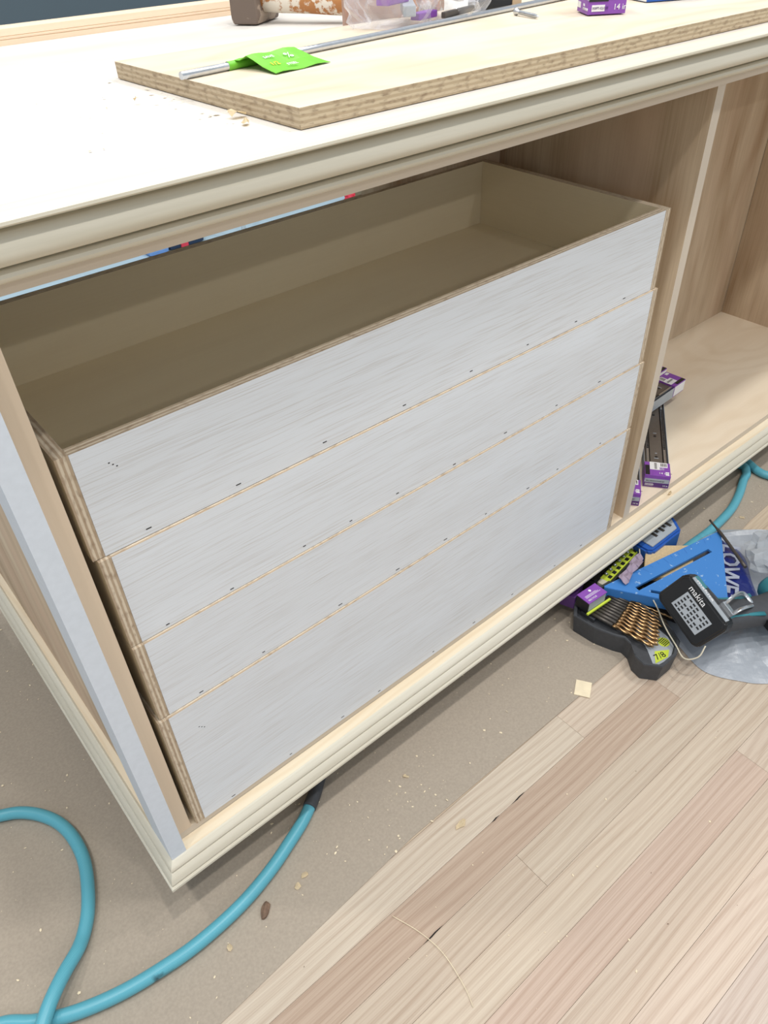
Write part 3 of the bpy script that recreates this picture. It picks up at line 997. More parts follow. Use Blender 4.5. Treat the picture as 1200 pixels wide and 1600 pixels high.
# ================================================================== HOSE
hr = 0.0094
zz = hr + 0.0012
loopA = [(-0.50, 0.30), (-0.36, 0.325), (-0.27, 0.310), (-0.2232, 0.2862), (-0.1986, 0.2715), (-0.1769, 0.2484), (-0.159, 0.2163), (-0.1506, 0.1796), (-0.1512, 0.1376), (-0.1613, 0.0975),
         (-0.1793, 0.0554), (-0.204, 0.0228), (-0.2276, 0.0021), (-0.2494, -0.0181), (-0.269, -0.0384), (-0.31, -0.085), (-0.37, -0.125), (-0.43, -0.115), (-0.455, -0.06), (-0.42, 0.0), (-0.37, 0.015),
         (-0.3178, 0.0017), (-0.2858, -0.0222), (-0.2522, -0.042), (-0.2158, -0.0565), (-0.1768, -0.0672), (-0.1347, -0.074), (-0.0897, -0.0782), (-0.0394, -0.0768), (0.0056, -0.0709), (0.0509, -0.0594),
         (0.0883, -0.0458), (0.1292, -0.029), (0.1664, -0.0059), (0.20, 0.020), (0.27, 0.040), (0.6, 0.043), (1.0, 0.043), (1.30, 0.043), (1.395, 0.030), (1.4239, 0.0007), (1.402, -0.021), (1.3752, -0.0290), (1.3215, -0.0495), (1.2619, -0.0657), (1.2047, -0.0723), (1.15, -0.0745), (1.1004, -0.0725), (1.060, -0.0720), (1.035, -0.072)]
p3 = []
for (x, y) in loopA:
    z = zz
    dd = math.hypot(x + 0.262, y + 0.031)
    p3.append((x, y, z))
cp = catmull(p3, 7)
# the looped leg rides over the other strand where they cross
n0 = int(len(cp) * 0.40)
for k, v in enumerate(cp):
    if k < 7 * 17:
        dd = (Vector((v.x, v.y)) - Vector((-0.268, -0.036))).length
        v.z += 0.0205 * max(0.0, 1 - (dd / 0.10) ** 2) ** 1.5
o = tube('air_hose', cp, hr, 'hose', None, seg=16)
tag(o, 'teal rubber air hose looping on the floor at left and running under the cabinet', 'hose')
sl_ = tube('worn_sleeve', catmull([(0.146, -0.0195, zz), (0.1664, -0.0059, zz), (0.184, 0.0085, zz), (0.200, 0.020, zz)], 5), hr + 0.0011, 'charcoal', o, seg=16)
sl_['label'] = 'dark worn rubber sleeve on the hose where it meets the base'
cp = catmull([(1.52, 0.045, zz), (1.450, 0.035, zz), (1.432, -0.002, zz), (1.418, -0.0360, zz), (1.421, -0.0636, zz), (1.44, -0.12, zz), (1.52, -0.2, zz)], 8)
for k, v in enumerate(cp):
    v.x += 0.012
o = tube('air_hose', cp, hr, 'hose', None, seg=16)
tag(o, 'short teal hose stretch at the right edge, just below the cabinet base', 'hose')

# ================================================================== TOOL PILE
ZF = 0.0012
# grey carrier bag under the pile
def film_patch(name, outline, hfun, mat, parent=None, rings=22, seg=96, seed=1.0, under=0.0004):
    """crumpled sheet over a closed outline (list of xy); hfun(r, x, y) height"""
    n = len(outline)
    cx = sum(p[0] for p in outline) / n
    cy = sum(p[1] for p in outline) / n
    cl = catmull([(x, y, 0) for x, y in outline] + [(outline[0][0], outline[0][1], 0)], 12)[:-1]
    bm = bmesh.new()
    R = []
    for i in range(rings + 1):
        rr = i / rings
        row = []
        for k in range(len(cl)):
            x = cx + (cl[k].x - cx) * rr
            y = cy + (cl[k].y - cy) * rr
            row.append(bm.verts.new((x, y, hfun(rr, x, y) + under)))
        R.append(row)
    m = len(cl)
    for i in range(1, rings):
        for k in range(m):
            j = (k + 1) % m
            bm.faces.new((R[i][k], R[i][j], R[i + 1][j], R[i + 1][k]))
    c = bm.verts.new((cx, cy, hfun(0, cx, cy) + under))
    for k in range(m):
        bm.faces.new((c, R[1][k], R[1][(k + 1) % m]))
    for v in R[0]:
        bm.verts.remove(v)
    bmesh.ops.recalc_face_normals(bm, faces=list(bm.faces))
    if sum(f.normal.z for f in bm.faces) < 0:
        bmesh.ops.reverse_faces(bm, faces=list(bm.faces))
    return from_bm(name, bm, mat, parent, smooth=False)

def folds(x, y, s, sc):
    p = Vector((x * sc + s, y * sc - s, s))
    v = noise.voronoi(p)[0]
    q = noise.voronoi(p * 2.3)[0]
    return (v[1] - v[0]) * 0.6 + (q[1] - q[0]) * 0.25 + 0.4 * noise.noise(p * 0.8)

ol = [(0.8465, -0.205), (0.8292, -0.27), (0.8589, -0.3263), (0.8900, -0.3600), (0.99, -0.44), (1.16, -0.45), (1.31, -0.34), (1.285, -0.19), (1.215, -0.105), (1.145, -0.062), (1.05, -0.064), (0.985, -0.085), (0.90, -0.14)]
def hb(rr, x, y):
    edge = max(0.0, 1 - rr ** 3)
    side = min(1.0, max(0.0, (x - 0.95) / 0.2))
    rim = math.exp(-((rr - 0.86) / 0.07) ** 2) * 0.028 * side
    return ZF + edge * (0.012 + 0.014 * max(0, folds(x, y, 3.0, 14))) + rim * (0.7 + 0.5 * noise.noise(Vector((x * 9, y * 9, 1))))
bg_ = film_patch('carrier_bag', ol, hb, 'greybag', seed=2, under=0.0005)
tag(bg_, 'large grey translucent plastic bag spread on the floor under the drill', 'bag')

# drill-bit case (tray) lying open
case = thing('drill_bit_case', 'open black drill bit case on the floor at the edge of the paper', 'tool case', loc=(0, 0, 0))
outl = [(0.760, -0.030), (0.7290, -0.0526), (0.7330, -0.0980), (0.7450, -0.1330), (0.7530, -0.1480), (0.7500, -0.1640), (0.7330, -0.1850), (0.7290, -0.2060), (0.7480, -0.2300), (0.7880, -0.2310), (0.8210, -0.2170), (0.8330, -0.1950), (0.8560, -0.075), (0.852, -0.040)]
inn = []
cxo, cyo = 0.792, -0.130
for x, y in outl:
    v = Vector((cxo - x, cyo - y))
    v = v.normalized() * 0.0065
    inn.append((x + v.x, y + v.y))
bm = bmesh.new()
n = len(outl)
lo = [bm.verts.new((cxo + (x - cxo) * .95, cyo + (y - cyo) * .96, ZF)) for x, y in outl]
hi = [bm.verts.new((x, y, 0.044)) for x, y in outl]
hi2 = [bm.verts.new((x, y, 0.044)) for x, y in inn]
dn = [bm.verts.new((x, y, 0.030)) for x, y in inn]
bm.faces.new(lo[::-1])
bm.faces.new(dn)
for k in range(n):
    j = (k + 1) % n
    bm.faces.new((lo[k], lo[j], hi[j], hi[k]))
    bm.faces.new((hi[k], hi[j], hi2[j], hi2[k]))
    bm.faces.new((hi2[k], hi2[j], dn[j], dn[k]))
bmesh.ops.recalc_face_normals(bm, faces=list(bm.faces))
bmesh.ops.bevel(bm, geom=[e for e in bm.edges if all(abs(v.co.z - .044) < 1e-4 for v in e.verts)], offset=0.001, segments=2, affect='EDGES')
from_bm('tray', bm, 'charcoal', case)
prism('insert_card', [(0.7480, -0.2160), (0.7860, -0.2235), (0.8130, -0.2120), (0.8240, -0.1920), (0.8330, -0.140), (0.800, -0.135), (0.772, -0.185)], 0.0303, 0.0310, 'grey_card', case)
prism('insert_patch', [(0.7560, -0.2130), (0.7850, -0.2190), (0.8000, -0.2110), (0.7780, -0.1960)], 0.0311, 0.0315, 'lime', case)
bm = bmesh.new()
bmesh.ops.create_cone(bm, cap_ends=True, segments=20, radius1=0.0105, radius2=0.0105, depth=0.0004, matrix=Matrix.Translation((0.8080, -0.1945, 0.0314)))
from_bm('round_seal', bm, 'lime', case)
bm = bmesh.new()
for q in range(5):
    box_bm(bm, 0.8005, 0.8155, -0.2015 + q * 0.0032, -0.2000 + q * 0.0032, 0.0315, 0.0318)
from_bm('seal_print', bm, 'black', case)['kind'] = 'stuff'
text('lettering', '7/8', 0.017, (0.7640, -0.2105, 0.0316), (0.022, -0.0065, 0), (0.0065, 0.022, 0), 'black', case)
box('bit_holder', (0.752, 0.842, -0.082, -0.052, 0.0302, 0.0385), 'charcoal', case, bevel=0.001)
lid = box('lid', (0.0, 0.085, -0.15, 0.0, 0, 0.034), 'black', case, bevel=0.003, loc=(0.869, -0.048, ZF), rotz=0.14)
bm = bmesh.new()
for k in range(22):
    box_bm(bm, 0.004, 0.016, -0.138 + k * 0.006, -0.1355 + k * 0.006, 0.0338, 0.0362)
o = from_bm('lid_rib', bm, 'charcoal', lid)
o['kind'] = 'stuff'

# drill bits in the tray
def twist_bm(L0, L1, rad, d0, d1):
    """drill bit: plain shank L0 then a twisted two-flute body L1, along +x"""
    b2 = bmesh.new()
    seg, st = 10, 26
    rings = []
    for i in range(st + 1):
        x = L0 + L1 * i / st
        tw = i / st * L1 / (rad * 5.2) * math.pi
        tip = 1.0 if i < st - 1 else (0.75 if i == st - 1 else 0.1)
        row = []
        for k in range(seg):
            a = 2 * math.pi * k / seg
            rr = rad * (0.72 + 0.28 * math.cos(2 * (a - tw))) * tip
            row.append(b2.verts.new((x, rr * math.cos(a), rr * math.sin(a))))
        rings.append(row)
    for a, c in zip(rings, rings[1:]):
        for k in range(seg):
            b2.faces.new((a[k], a[(k + 1) % seg], c[(k + 1) % seg], c[k])).smooth = True
    b2.faces.new(rings[0][::-1]); b2.faces.new(rings[-1])
    bmesh.ops.recalc_face_normals(b2, faces=list(b2.faces))
    return b2

bits = [(0.7575, -0.062, 0.0042, 0.125), (0.7655, -0.062, 0.0044, 0.128), (0.7740, -0.061, 0.0042, 0.124), (0.7820, -0.061, 0.0040, 0.120), (0.7900, -0.060, 0.0038, 0.116), (0.7975, -0.060, 0.0036, 0.110),
        (0.8050, -0.059, 0.0034, 0.112), (0.8120, -0.059, 0.0032, 0.104), (0.8190, -0.058, 0.0030, 0.100), (0.8255, -0.058, 0.0027, 0.094), (0.8320, -0.057, 0.0025, 0.120)]
where = ['outermost, next to the tray wall', 'second from the outer tray wall', 'third from the outer tray wall', 'fourth from the outer tray wall', 'fifth from the outer tray wall', 'sixth from the outer tray wall',
         'fifth from the lid side', 'fourth from the lid side', 'third from the lid side', 'second from the lid side', 'set apart beside the ribbed lid']
for k, (x, y, rad, L) in enumerate(bits):
    ang = math.radians(-82 + k * 0.6)
    xd = Vector((math.cos(ang), math.sin(ang), 0.0))
    M = mat_from_axes(xd, (-xd.y, xd.x, 0), (x, y - 0.008, 0.0390 + rad))
    b = thing('drill_bit', 'gold twist drill bit in the open case, ' + where[k], 'drill bit', mat4=M, group='twist drill bits in the open case')
    from_bm('shank', tube_bm(bmesh.new(), [(-0.004, 0, 0), (L * 0.36, 0, 0)], rad * 0.86, 10), 'darksteel', b)
    from_bm('flute', twist_bm(L * 0.36 + 0.0004, L * 0.64, rad, 0, 0), 'gold', b)

# small purple bit package standing across the shanks
px_ = Vector((0.7939 - 0.7472, -0.0708 + 0.0678, 0)).normalized()
Mk = mat_from_axes(px_, (-px_.y, px_.x, 0), (0.7472, -0.0690, 0.0485))
pk = thing('bit_package', 'small purple-topped package resting across the drill bit shanks', 'package', mat4=Mk)
box('package_body', (0.001, 0.048, 0.001, 0.028, 0.001, 0.0240), 'grey_card', pk, bevel=0.001)
box('package_top', (0, 0.049, 0, 0.030, 0.0241, 0.0262), 'purple', pk, bevel=0.0006)
box('lime_edge', (-0.003, 0.060, -0.004, -0.0001, 0.0, 0.0035), 'lime', pk)
box('black_side', (-0.0006, 0.0009, 0.0, 0.029, 0.001, 0.0240), 'black', pk)
text('lettering', 'RECYCLE', 0.0052, (0.005, 0.004, 0.0263), (1, 0, 0), (0, 1, 0), 'white', pk)
bm = bmesh.new()
for q in range(3):
    box_bm(bm, 0.006, 0.043 - q * 0.004, 0.0115 + q * 0.0022, 0.0122 + q * 0.0022, 0.0262, 0.0264)
bmesh.ops.create_cone(bm, cap_ends=True, segments=14, radius1=0.0028, radius2=0.0028, depth=0.0004, matrix=Matrix.Translation((0.026, 0.0225, 0.0263)))
from_bm('package_print', bm, 'white', pk)['kind'] = 'stuff'
bp_ = box('bit_package', (0, 0.05, 0, 0.028, 0, 0.03), 'purple_dark', None, bevel=0.001, loc=(0.752, -0.036, ZF + 0.030), rotz=0.35)
tag(bp_, 'second purple package in shadow under the cabinet edge', 'package')

# driver-bit set with lime holder (half under the cabinet)
dxs = Vector((0.9786 - 0.8371, 0.0175, 0)).normalized()
Ms = mat_from_axes(dxs, (-dxs.y, dxs.x, 0), (0.8340, -0.0470, ZF))
st_ = thing('driver_bit_set', 'dark bit set with a lime holder and chrome bits half under the base', 'tool case', mat4=Ms)
box('case', (0, 0.15, 0.0, 0.060, 0, 0.034), 'black', st_, bevel=0.003)
box('clear_lid', (0.004, 0.146, 0.026, 0.060, 0.0345, 0.0375), 'casefilm', st_, bevel=0.001)
box('bit_holder', (0.016, 0.150, 0.0035, 0.0225, 0.0343, 0.0400), 'lime', st_, bevel=0.0012)
box('latch', (0.0, 0.0145, 0.004, 0.020, 0.0343, 0.0425), 'wire', st_, bevel=0.002)
for k in range(7):
    x = 0.026 + k * 0.0165
    box('holder_slot', (x, x + 0.0085, 0.0055, 0.0125, 0.0401, 0.0409), 'black', st_)
    tube('chrome_bit', [(x + 0.0042, 0.0145, 0.0420), (x + 0.0042, 0.0212, 0.0445)], 0.0028, 'steel', st_, seg=8)

# tan fibreboard scrap under the square
mb = prism('fibreboard_scrap', [(0.985, -0.0305), (1.050, -0.0900), (0.975, -0.150), (0.905, -0.080)], ZF + 0.0345, ZF + 0.0465, 'mdf', None, bevel=0.001)
tag(mb, 'tan fibreboard scrap wedged under the blue speed square', 'offcut')
mb2 = prism('wood_offcut', [(0.985, -0.088), (1.002, -0.104), (0.966, -0.136), (0.932, -0.104)], ZF, ZF + 0.034, 'mdf', None, bevel=0.001)
tag(mb2, 'hidden wood offcut propping the fibreboard scrap', 'offcut')

# blue speed square
ZQ = 0.0560
A, Bq, Cq = Vector((0.8175, -0.0519)), Vector((1.1196, -0.1112)), Vector((0.9300, -0.2420))
sq = thing('speed_square', 'scuffed blue triangular speed square lying across the tool pile', 'square', loc=(0, 0, 0))
bm = bmesh.new()
def tri_slab(bm, outer, holes, z0, z1):
    vs = []
    edges = []
    for loop in [outer] + holes:
        vv = [bm.verts.new((p[0], p[1], z1)) for p in loop]
        for k in range(len(vv)):
            edges.append(bm.edges.new((vv[k], vv[(k + 1) % len(vv)])))
    r_ = bmesh.ops.triangle_fill(bm, use_beauty=True, edges=edges)
    fs = [g for g in r_['geom'] if isinstance(g, bmesh.types.BMFace)]
    bmesh.ops.recalc_face_normals(bm, faces=fs)
    ex = bmesh.ops.extrude_face_region(bm, geom=fs)
    bmesh.ops.translate(bm, verts=[g for g in ex['geom'] if isinstance(g, bmesh.types.BMVert)], vec=(0, 0, z0 - z1))
    bmesh.ops.recalc_face_normals(bm, faces=list(bm.faces))
def slot(p, q, w_):
    p, q = Vector(p), Vector(q)
    d_ = (q - p).normalized()
    m_ = Vector((-d_.y, d_.x)) * w_
    return [(p - m_)[:], (q - m_)[:], (q + m_)[:], (p + m_)[:]]
tri_slab(bm, [A[:], Cq[:], Bq[:]], [slot((0.8560, -0.0975), (1.0500, -0.1300), 0.0050), slot((0.8700, -0.1180), (0.9250, -0.2050), 0.0035)], ZQ, ZQ + 0.005)
from_bm('blade', bm, 'square_blue', sq)
f_ = (Cq - A).normalized()
nf = Vector((f_.y, -f_.x))
if nf.dot(Bq - A) > 0:
    nf = -nf
pl = [(A - f_ * 0.0)[:], Cq[:], (Cq + nf * 0.006)[:], (A + nf * 0.006)[:]]
prism('fence', pl, ZQ - 0.018, ZQ + 0.007, 'square_blue', sq, bevel=0.0008)
bm = bmesh.new()
for k in range(14):
    p = A.lerp(Bq, 0.12 + k * 0.06)
    dq = (Cq - p).normalized()
    L = 0.010 if k % 3 else 0.016
    q = p + (Bq - A).normalized() * 0.0006
    vs = [bm.verts.new((*(v), ZQ + 0.0052)) for v in (p + dq * 0.002, p + dq * L, q + dq * L, q + dq * 0.002)]
    bm.faces.new(vs)
bmesh.ops.recalc_face_normals(bm, faces=list(bm.faces))
from_bm('scale_marks', bm, 'bluebox', sq)['kind'] = 'stuff'

# mauve crumpled strip
bm = bmesh.new()
rows = []
for k in range(13):
    t = k / 12
    c = Vector((0.845, -0.070, 0.066)).lerp(Vector((0.925, -0.055, 0.070)), t)
    w_ = 0.011 * (0.8 + 0.25 * math.sin(k * 0.9))
    rows.append([bm.verts.new((c.x + 0.003 * math.sin(k * 2.1), c.y + w_ * s_, c.z + 0.004 * math.sin(k * 1.1 + s_ * 2) + 0.003)) for s_ in (-1, -.3, .4, 1)])
for a, b2 in zip(rows, rows[1:]):
    for k in range(3):
        bm.faces.new((a[k], a[k + 1], b2[k + 1], b2[k]))
bmesh.ops.recalc_face_normals(bm, faces=list(bm.faces))
bmesh.ops.solidify(bm, geom=list(bm.faces), thickness=0.0006)
o = from_bm('paper_strip', bm, 'mauve')
tag(o, 'crumpled mauve paper strip lying on the tip of the blue square', 'paper')

# blue-framed clear case under the base moulding
bc = thing('blue_case', 'blue-rimmed clear accessory case half under the cabinet base', 'tool case', loc=(0.962, -0.056, ZF))
prism('case', [(0.010, 0), (0.105, 0), (0.128, 0.030), (0.133, 0.060), (0.133, 0.083), (0.0, 0.083), (0.0, 0.010)], 0, 0.056, 'bluebox', bc, bevel=0.004)
prism('clear_panel', [(0.016, 0.008), (0.100, 0.008), (0.118, 0.033), (0.122, 0.058), (0.122, 0.074), (0.016, 0.074)], 0.0565, 0.0585, 'grey_card', bc, bevel=0.001)
bm = bmesh.new()
for k in range(5):
    box_bm(bm, 0.045 + 0.012 * k, 0.052 + 0.012 * k, 0.02 + 0.006 * (k % 2), 0.05 + 0.007 * k, 0.0586, 0.0590)
from_bm('panel_print', bm, 'darksteel', bc)['kind'] = 'stuff'

# printed blue carrier bag crumpled on the grey one
olb = [(1.140, -0.112), (1.085, -0.110), (1.02, -0.150), (0.955, -0.195), (0.945, -0.235), (0.975, -0.265), (1.03, -0.255), (1.075, -0.215), (1.13, -0.165)]
def hbb(rr, x, y):
    return 0.0400 * (1 - 0.15 * rr) + 0.006 * folds(x, y, 7.0, 16) * (1 - rr ** 4) - 0.012 * rr ** 6
bb = thing('printed_bag', 'dark blue printed plastic bag crumpled beside the blue square', 'bag', loc=(0, 0, 0))
film_patch('film', olb, hbb, 'bluebag', bb)
d_ = Vector((0.971 - 1.1051, -0.198 + 0.1255, -0.0))
letters = "LOWE'S"
dn_ = d_.normalized()
upv = Vector((-dn_.y, dn_.x, 0))
o = text('lettering', letters, 0.050, Vector((1.105, -0.1275, 0.0505)), dn_, upv, 'letter', bb, bold=0.0012)
# drape lettering on the crumples
for v in o.data.vertices:
    rr = 0.5
    v.co.z = 0.0474 + 0.006 * folds(v.co.x, v.co.y, 7.0, 16) * 0.9 - 0.006 * rr

# loose milky film piece
mw = thing('milky_bag', 'loose piece of milky white film bunched at the right edge', 'bag', loc=(1.135, -0.215, 0.046))
bm = bmesh.new()
crumple(bm, 0.0, 0.0, 0.0, 0.060, 0.050, 0.045, 9, sharp=.45, sub=3)
from_bm('film', bm, 'whitebag', mw)

# thin steel punch
o = tube('nail_punch', catmull([(1.1300, -0.0800, 0.062), (1.098, -0.130, 0.066), (1.0514, -0.2027, 0.066)], 6), [0.0022] * 4 + [0.0034] * 8 + [0.0034], 'darksteel', None, seg=10)
tag(o, 'thin dark steel rod with a pointed tip leaning over the printed bag', 'punch')

# ------------------------------------------------------------------ cordless drill lying on its side
l = Vector((-0.18, -0.91, -0.37)).normalized()     # battery long axis
wv = Vector((-0.43, 0.52, -0.73))
wv = (wv - l * wv.dot(l)).normalized()               # battery width
hv = l.cross(wv).normalized()
if hv.x < 0:
    hv = -hv
base = Vector((0.8332, -0.2138, 0.11))
# local frame: x = handle axis (from battery to chuck body), y = -l (chuck side), z = up side
Md_ = mat_from_axes(hv, -l, base)
dr = thing('cordless_drill', 'teal and black cordless drill lying on its side on the grey bag', 'drill', mat4=Md_)
zl = Md_.to_3x3().inverted() @ wv
sgn = 1 if zl.z > 0 else -1                          # wv along +z or -z locally
bm = bmesh.new()
poly = [(-0.056, -0.030), (-0.048, -0.037), (0.048, -0.037), (0.057, -0.030), (0.058, 0.026), (0.050, 0.036), (-0.050, 0.036), (-0.057, 0.026)]
rings = []
for x, s_ in ((0.0, 0.93), (0.004, 1.0), (0.034, 1.0), (0.038, 0.965), (0.040, 0.965)):
    rings.append([bm.verts.new((x, a * s_, b2 * s_)) for a, b2 in poly])
for a, c in zip(rings, rings[1:]):
    for k in range(8):
        bm.faces.new((a[k], a[(k + 1) % 8], c[(k + 1) % 8], c[k]))
bm.faces.new(rings[0][::-1]); bm.faces.new(rings[-1])
bmesh.ops.recalc_face_normals(bm, faces=list(bm.faces))
bmesh.ops.bevel(bm, geom=list(bm.edges), offset=0.0022, segments=2, affect='EDGES')
bat = from_bm('battery', bm, 'spec_black', dr)
ZS_ = 0.0375
box('rating_plate', (-0.0006, 0.0005, -0.036, 0.030, -0.020, 0.016), 'grey_card', bat)
bm = bmesh.new()
for k in range(7):
    for j in range(5):
        if (k * 5 + j) % 7:
            box_bm(bm, -0.0009, -0.0005, -0.032 + k * 0.0086, -0.0262 + k * 0.0086, -0.017 + j * 0.0066, -0.0140 + j * 0.0066)
from_bm('plate_print', bm, 'black', bat)['kind'] = 'stuff'
text('lettering', 'makita', 0.015, (-0.0008, 0.034, 0.0205), (0, -1, 0), (0, 0, 1), 'white', bat)
box('name_strip', (0.004, 0.019, -0.045, 0.045, ZS_ - 0.0022, ZS_ + 0.0002), 'grey_card', bat, bevel=0.0004)
text('lettering', 'makita', 0.0165, (0.0075, 0.038, ZS_ + 0.0003), (0, -1, 0), (1, 0, 0), 'white', bat)
# drill foot (holds the battery), grip, motor body
bm = bmesh.new()
def oval(cx_, cy_, cz_, ry, rz, n_=16, p=2.6):
    out = []
    for k in range(n_):
        a = 2 * math.pi * k / n_
        c_, s_ = math.cos(a), math.sin(a)
        out.append((cx_, cy_ + ry * math.copysign(abs(c_) ** (2 / p), c_), cz_ + rz * math.copysign(abs(s_) ** (2 / p), s_)))
    return out
def loft(sections, n_=16):
    b_ = bmesh.new()
    rr = [[b_.verts.new(p) for p in s_] for s_ in sections]
    for a, c in zip(rr, rr[1:]):
        for k in range(n_):
            b_.faces.new((a[k], a[(k + 1) % n_], c[(k + 1) % n_], c[k])).smooth = True
    b_.faces.new(rr[0][::-1]); b_.faces.new(rr[-1])
    bmesh.ops.recalc_face_normals(b_, faces=list(b_.faces))
    return b_
from_bm('foot', loft([oval(0.0405, 0, 0, 0.054, 0.034), oval(0.052, 0, 0, 0.053, 0.034), oval(0.062, -0.004, 0, 0.044, 0.029), oval(0.072, -0.008, 0, 0.032, 0.022)]), 'charcoal', dr)
Mi = Md_.inverted()
g0 = base + hv * 0.056 + l * 0.022 + Vector((0, 0, 0.006))
gd = Vector((0.86, -0.46, -0.10)).normalized()
gy = Vector((0.55, 0.80, 0.0))
gy = (gy - gd * gy.dot(gd)).normalized()
Mg = Mi @ mat_from_axes(gd, gy, g0)                  # grip frame seen from the battery frame
def gpart(name, bm_, m_):
    bm_.transform(Mg)
    return from_bm(name, bm_, m_, dr)
gpart('grip', loft([oval(0.0, 0, 0, 0.037, 0.025), oval(0.024, -0.001, 0, 0.033, 0.0225), oval(0.060, -0.002, 0, 0.029, 0.021), oval(0.105, -0.002, 0, 0.029, 0.021), oval(0.133, 0, 0, 0.034, 0.023)]), 'charcoal')
for yy_ in (0.021, -0.022):
    gpart('grip_stripe', loft([oval(0.004, yy_ * 1.2, 0.0170, 0.003, 0.0022, 8), oval(0.026, yy_ * 0.9, 0.0172, 0.0045, 0.0024, 8), oval(0.055, yy_ * 0.85, 0.0160, 0.0048, 0.0024, 8), oval(0.086, yy_ * 1.05, 0.0172, 0.0045, 0.0024, 8)], 8), 'teal')
box('release_button', (0.014, 0.032, 0.020, 0.046, ZS_ - 0.003, ZS_ + 0.0006), 'teal', bat, bevel=0.001)
# motor housing lies along local y, chuck to +y side away
def oval_y(y, cx_, cz_, rx, rz, n_=16):
    return [(cx_ + rx * math.cos(2 * math.pi * k / n_), y, cz_ + rz * math.sin(2 * math.pi * k / n_)) for k in range(n_)]
gpart('motor_body', loft([oval_y(0.060, 0.158, 0, 0.022, 0.022), oval_y(0.052, 0.158, 0, 0.028, 0.028), oval_y(-0.03, 0.158, 0, 0.030, 0.030), oval_y(-0.060, 0.158, 0, 0.027, 0.027)]), 'teal')
gpart('chuck', loft([oval_y(-0.0602, 0.158, 0, 0.022, 0.022), oval_y(-0.085, 0.158, 0, 0.021, 0.021), oval_y(-0.098, 0.158, 0, 0.012, 0.012)]), 'black')
bm = bmesh.new()
box_bm(bm, 0.090, 0.110, -0.042, -0.026, -0.008, 0.008)
gpart('trigger', bm, 'black')
# belt hook: bent steel loop on the upward side of the foot
hk = [(0.048, 0.010, 0.0345), (0.052, 0.012, 0.047), (0.074, 0.014, 0.053), (0.100, 0.012, 0.0535), (0.108, 0.004, 0.0535), (0.106, -0.008, 0.0535), (0.098, -0.013, 0.053), (0.074, -0.012, 0.052), (0.052, -0.011, 0.047), (0.047, -0.011, 0.0345)]
hk = [(a, b2 - 0.026, c + 0.006) for a, b2, c in hk]
bm = tube_bm(bmesh.new(), catmull(hk, 5), 0.0042, 8, flat=0.35)
from_bm('belt_hook', bm, 'steel', dr)
box('hook_plate', (0.040, 0.056, -0.040, -0.012, 0.0320, 0.0420), 'steel', dr, bevel=0.001)

# cream wire curling out from the pile
o = tube('loose_wire', catmull([(0.872, -0.115, 0.052), (0.845, -0.150, 0.058), (0.822, -0.183, 0.052), (0.806, -0.216, 0.046), (0.790, -0.244, 0.046), (0.800, -0.262, 0.058), (0.815, -0.262, 0.075)], 8), 0.0013, 'wire', None, seg=8)
tag(o, 'cream plastic wire curling over the drill bit case to the battery', 'wire')
o = tube('twine', catmull([(0.968, -0.0250, 0.0500), (0.948, -0.040, 0.052), (0.930, -0.052, 0.048), (0.919, -0.055, 0.044)], 6), 0.0013, 'wire', None, seg=6)
tag(o, 'short cream twine hanging from under the base onto the bit set', 'wire')

# ================================================================== CHIPS AND SHAVINGS
o = box('wood_chip', (-0.0165, 0.0165, -0.0135, 0.0135, 0, 0.0012), 'chip', None, loc=(0.6400, -0.1520, 0.0012), rotz=0.55)
o = tag(o, 'square pale wood chip on the oak floor near the paper edge', 'wood chip')
bm = bmesh.new()
bmesh.ops.create_icosphere(bm, subdivisions=2, radius=1)
for v in bm.verts:
    k = 1 + 0.35 * noise.noise(v.co * 2.0)
    v.co = Vector((v.co.x * 0.0125 * k, v.co.y * 0.0060 * k, max(-0.4, v.co.z) * 0.0050 * k + 0.002))
o = from_bm('bark_chip', bm, 'bark', None, loc=(0.0125, -0.0985, 0.0015), rotz=0.75)
tag(o, 'dark brown bark chip on the floor paper below the hose', 'bark chip')

def flake_bm(r0, seed, lift=0.002):
    rg = random.Random(seed)
    b2 = bmesh.new()
    n_ = 7
    vs = [b2.verts.new((r0 * rg.uniform(.5, 1.1) * math.cos(2 * math.pi * k / n_), r0 * .6 * rg.uniform(.5, 1.1) * math.sin(2 * math.pi * k / n_), rg.uniform(0, lift))) for k in range(n_)]
    c = b2.verts.new((0, 0, lift * .8))
    for k in range(n_):
        b2.faces.new((c, vs[k], vs[(k + 1) % n_]))
    bmesh.ops.solidify(b2, geom=list(b2.faces), thickness=0.0005)
    return b2
flakes = [((0.0830, -0.0946), 0.0075, 'pale wood flake on the floor paper, the upper of the pair right of the hose'),
          ((0.0660, -0.1010), 0.0085, 'pale wood flake on the floor paper, the lower of the pair right of the hose'),
          ((0.2960, -0.0740), 0.0060, 'bright white flake on the floor paper below the base'),
          ((0.3050, -0.1880), 0.0115, 'curled pale shaving on the dark oak strip mid-floor'),
          ((-0.0500, -0.1075), 0.0075, 'pale crumpled flake on the paper left of the bark chip'),
          ((1.262, -0.0930), 0.0085, 'white flake on the paper between the hose and the oak strips')]
for k, ((x, y), r0, lb) in enumerate(flakes):
    o = from_bm('wood_flake', flake_bm(r0, k + 3), 'chip', None, loc=(x, y, 0.0018), rotz=k * 1.1)
    tag(o, lb, 'wood flake', 'larger wood flakes on the floor')
o = tube('wood_sliver', catmull([(0.1420, -0.2200, 0.0018), (0.1560, -0.2600, 0.0026), (0.1620, -0.3000, 0.0030), (0.1560, -0.345, 0.0026), (0.148, -0.37, 0.0018)], 6), 0.0005, 'chip', None, seg=6)
tag(o, 'long thin curved wood sliver lying across the oak strips', 'wood sliver')

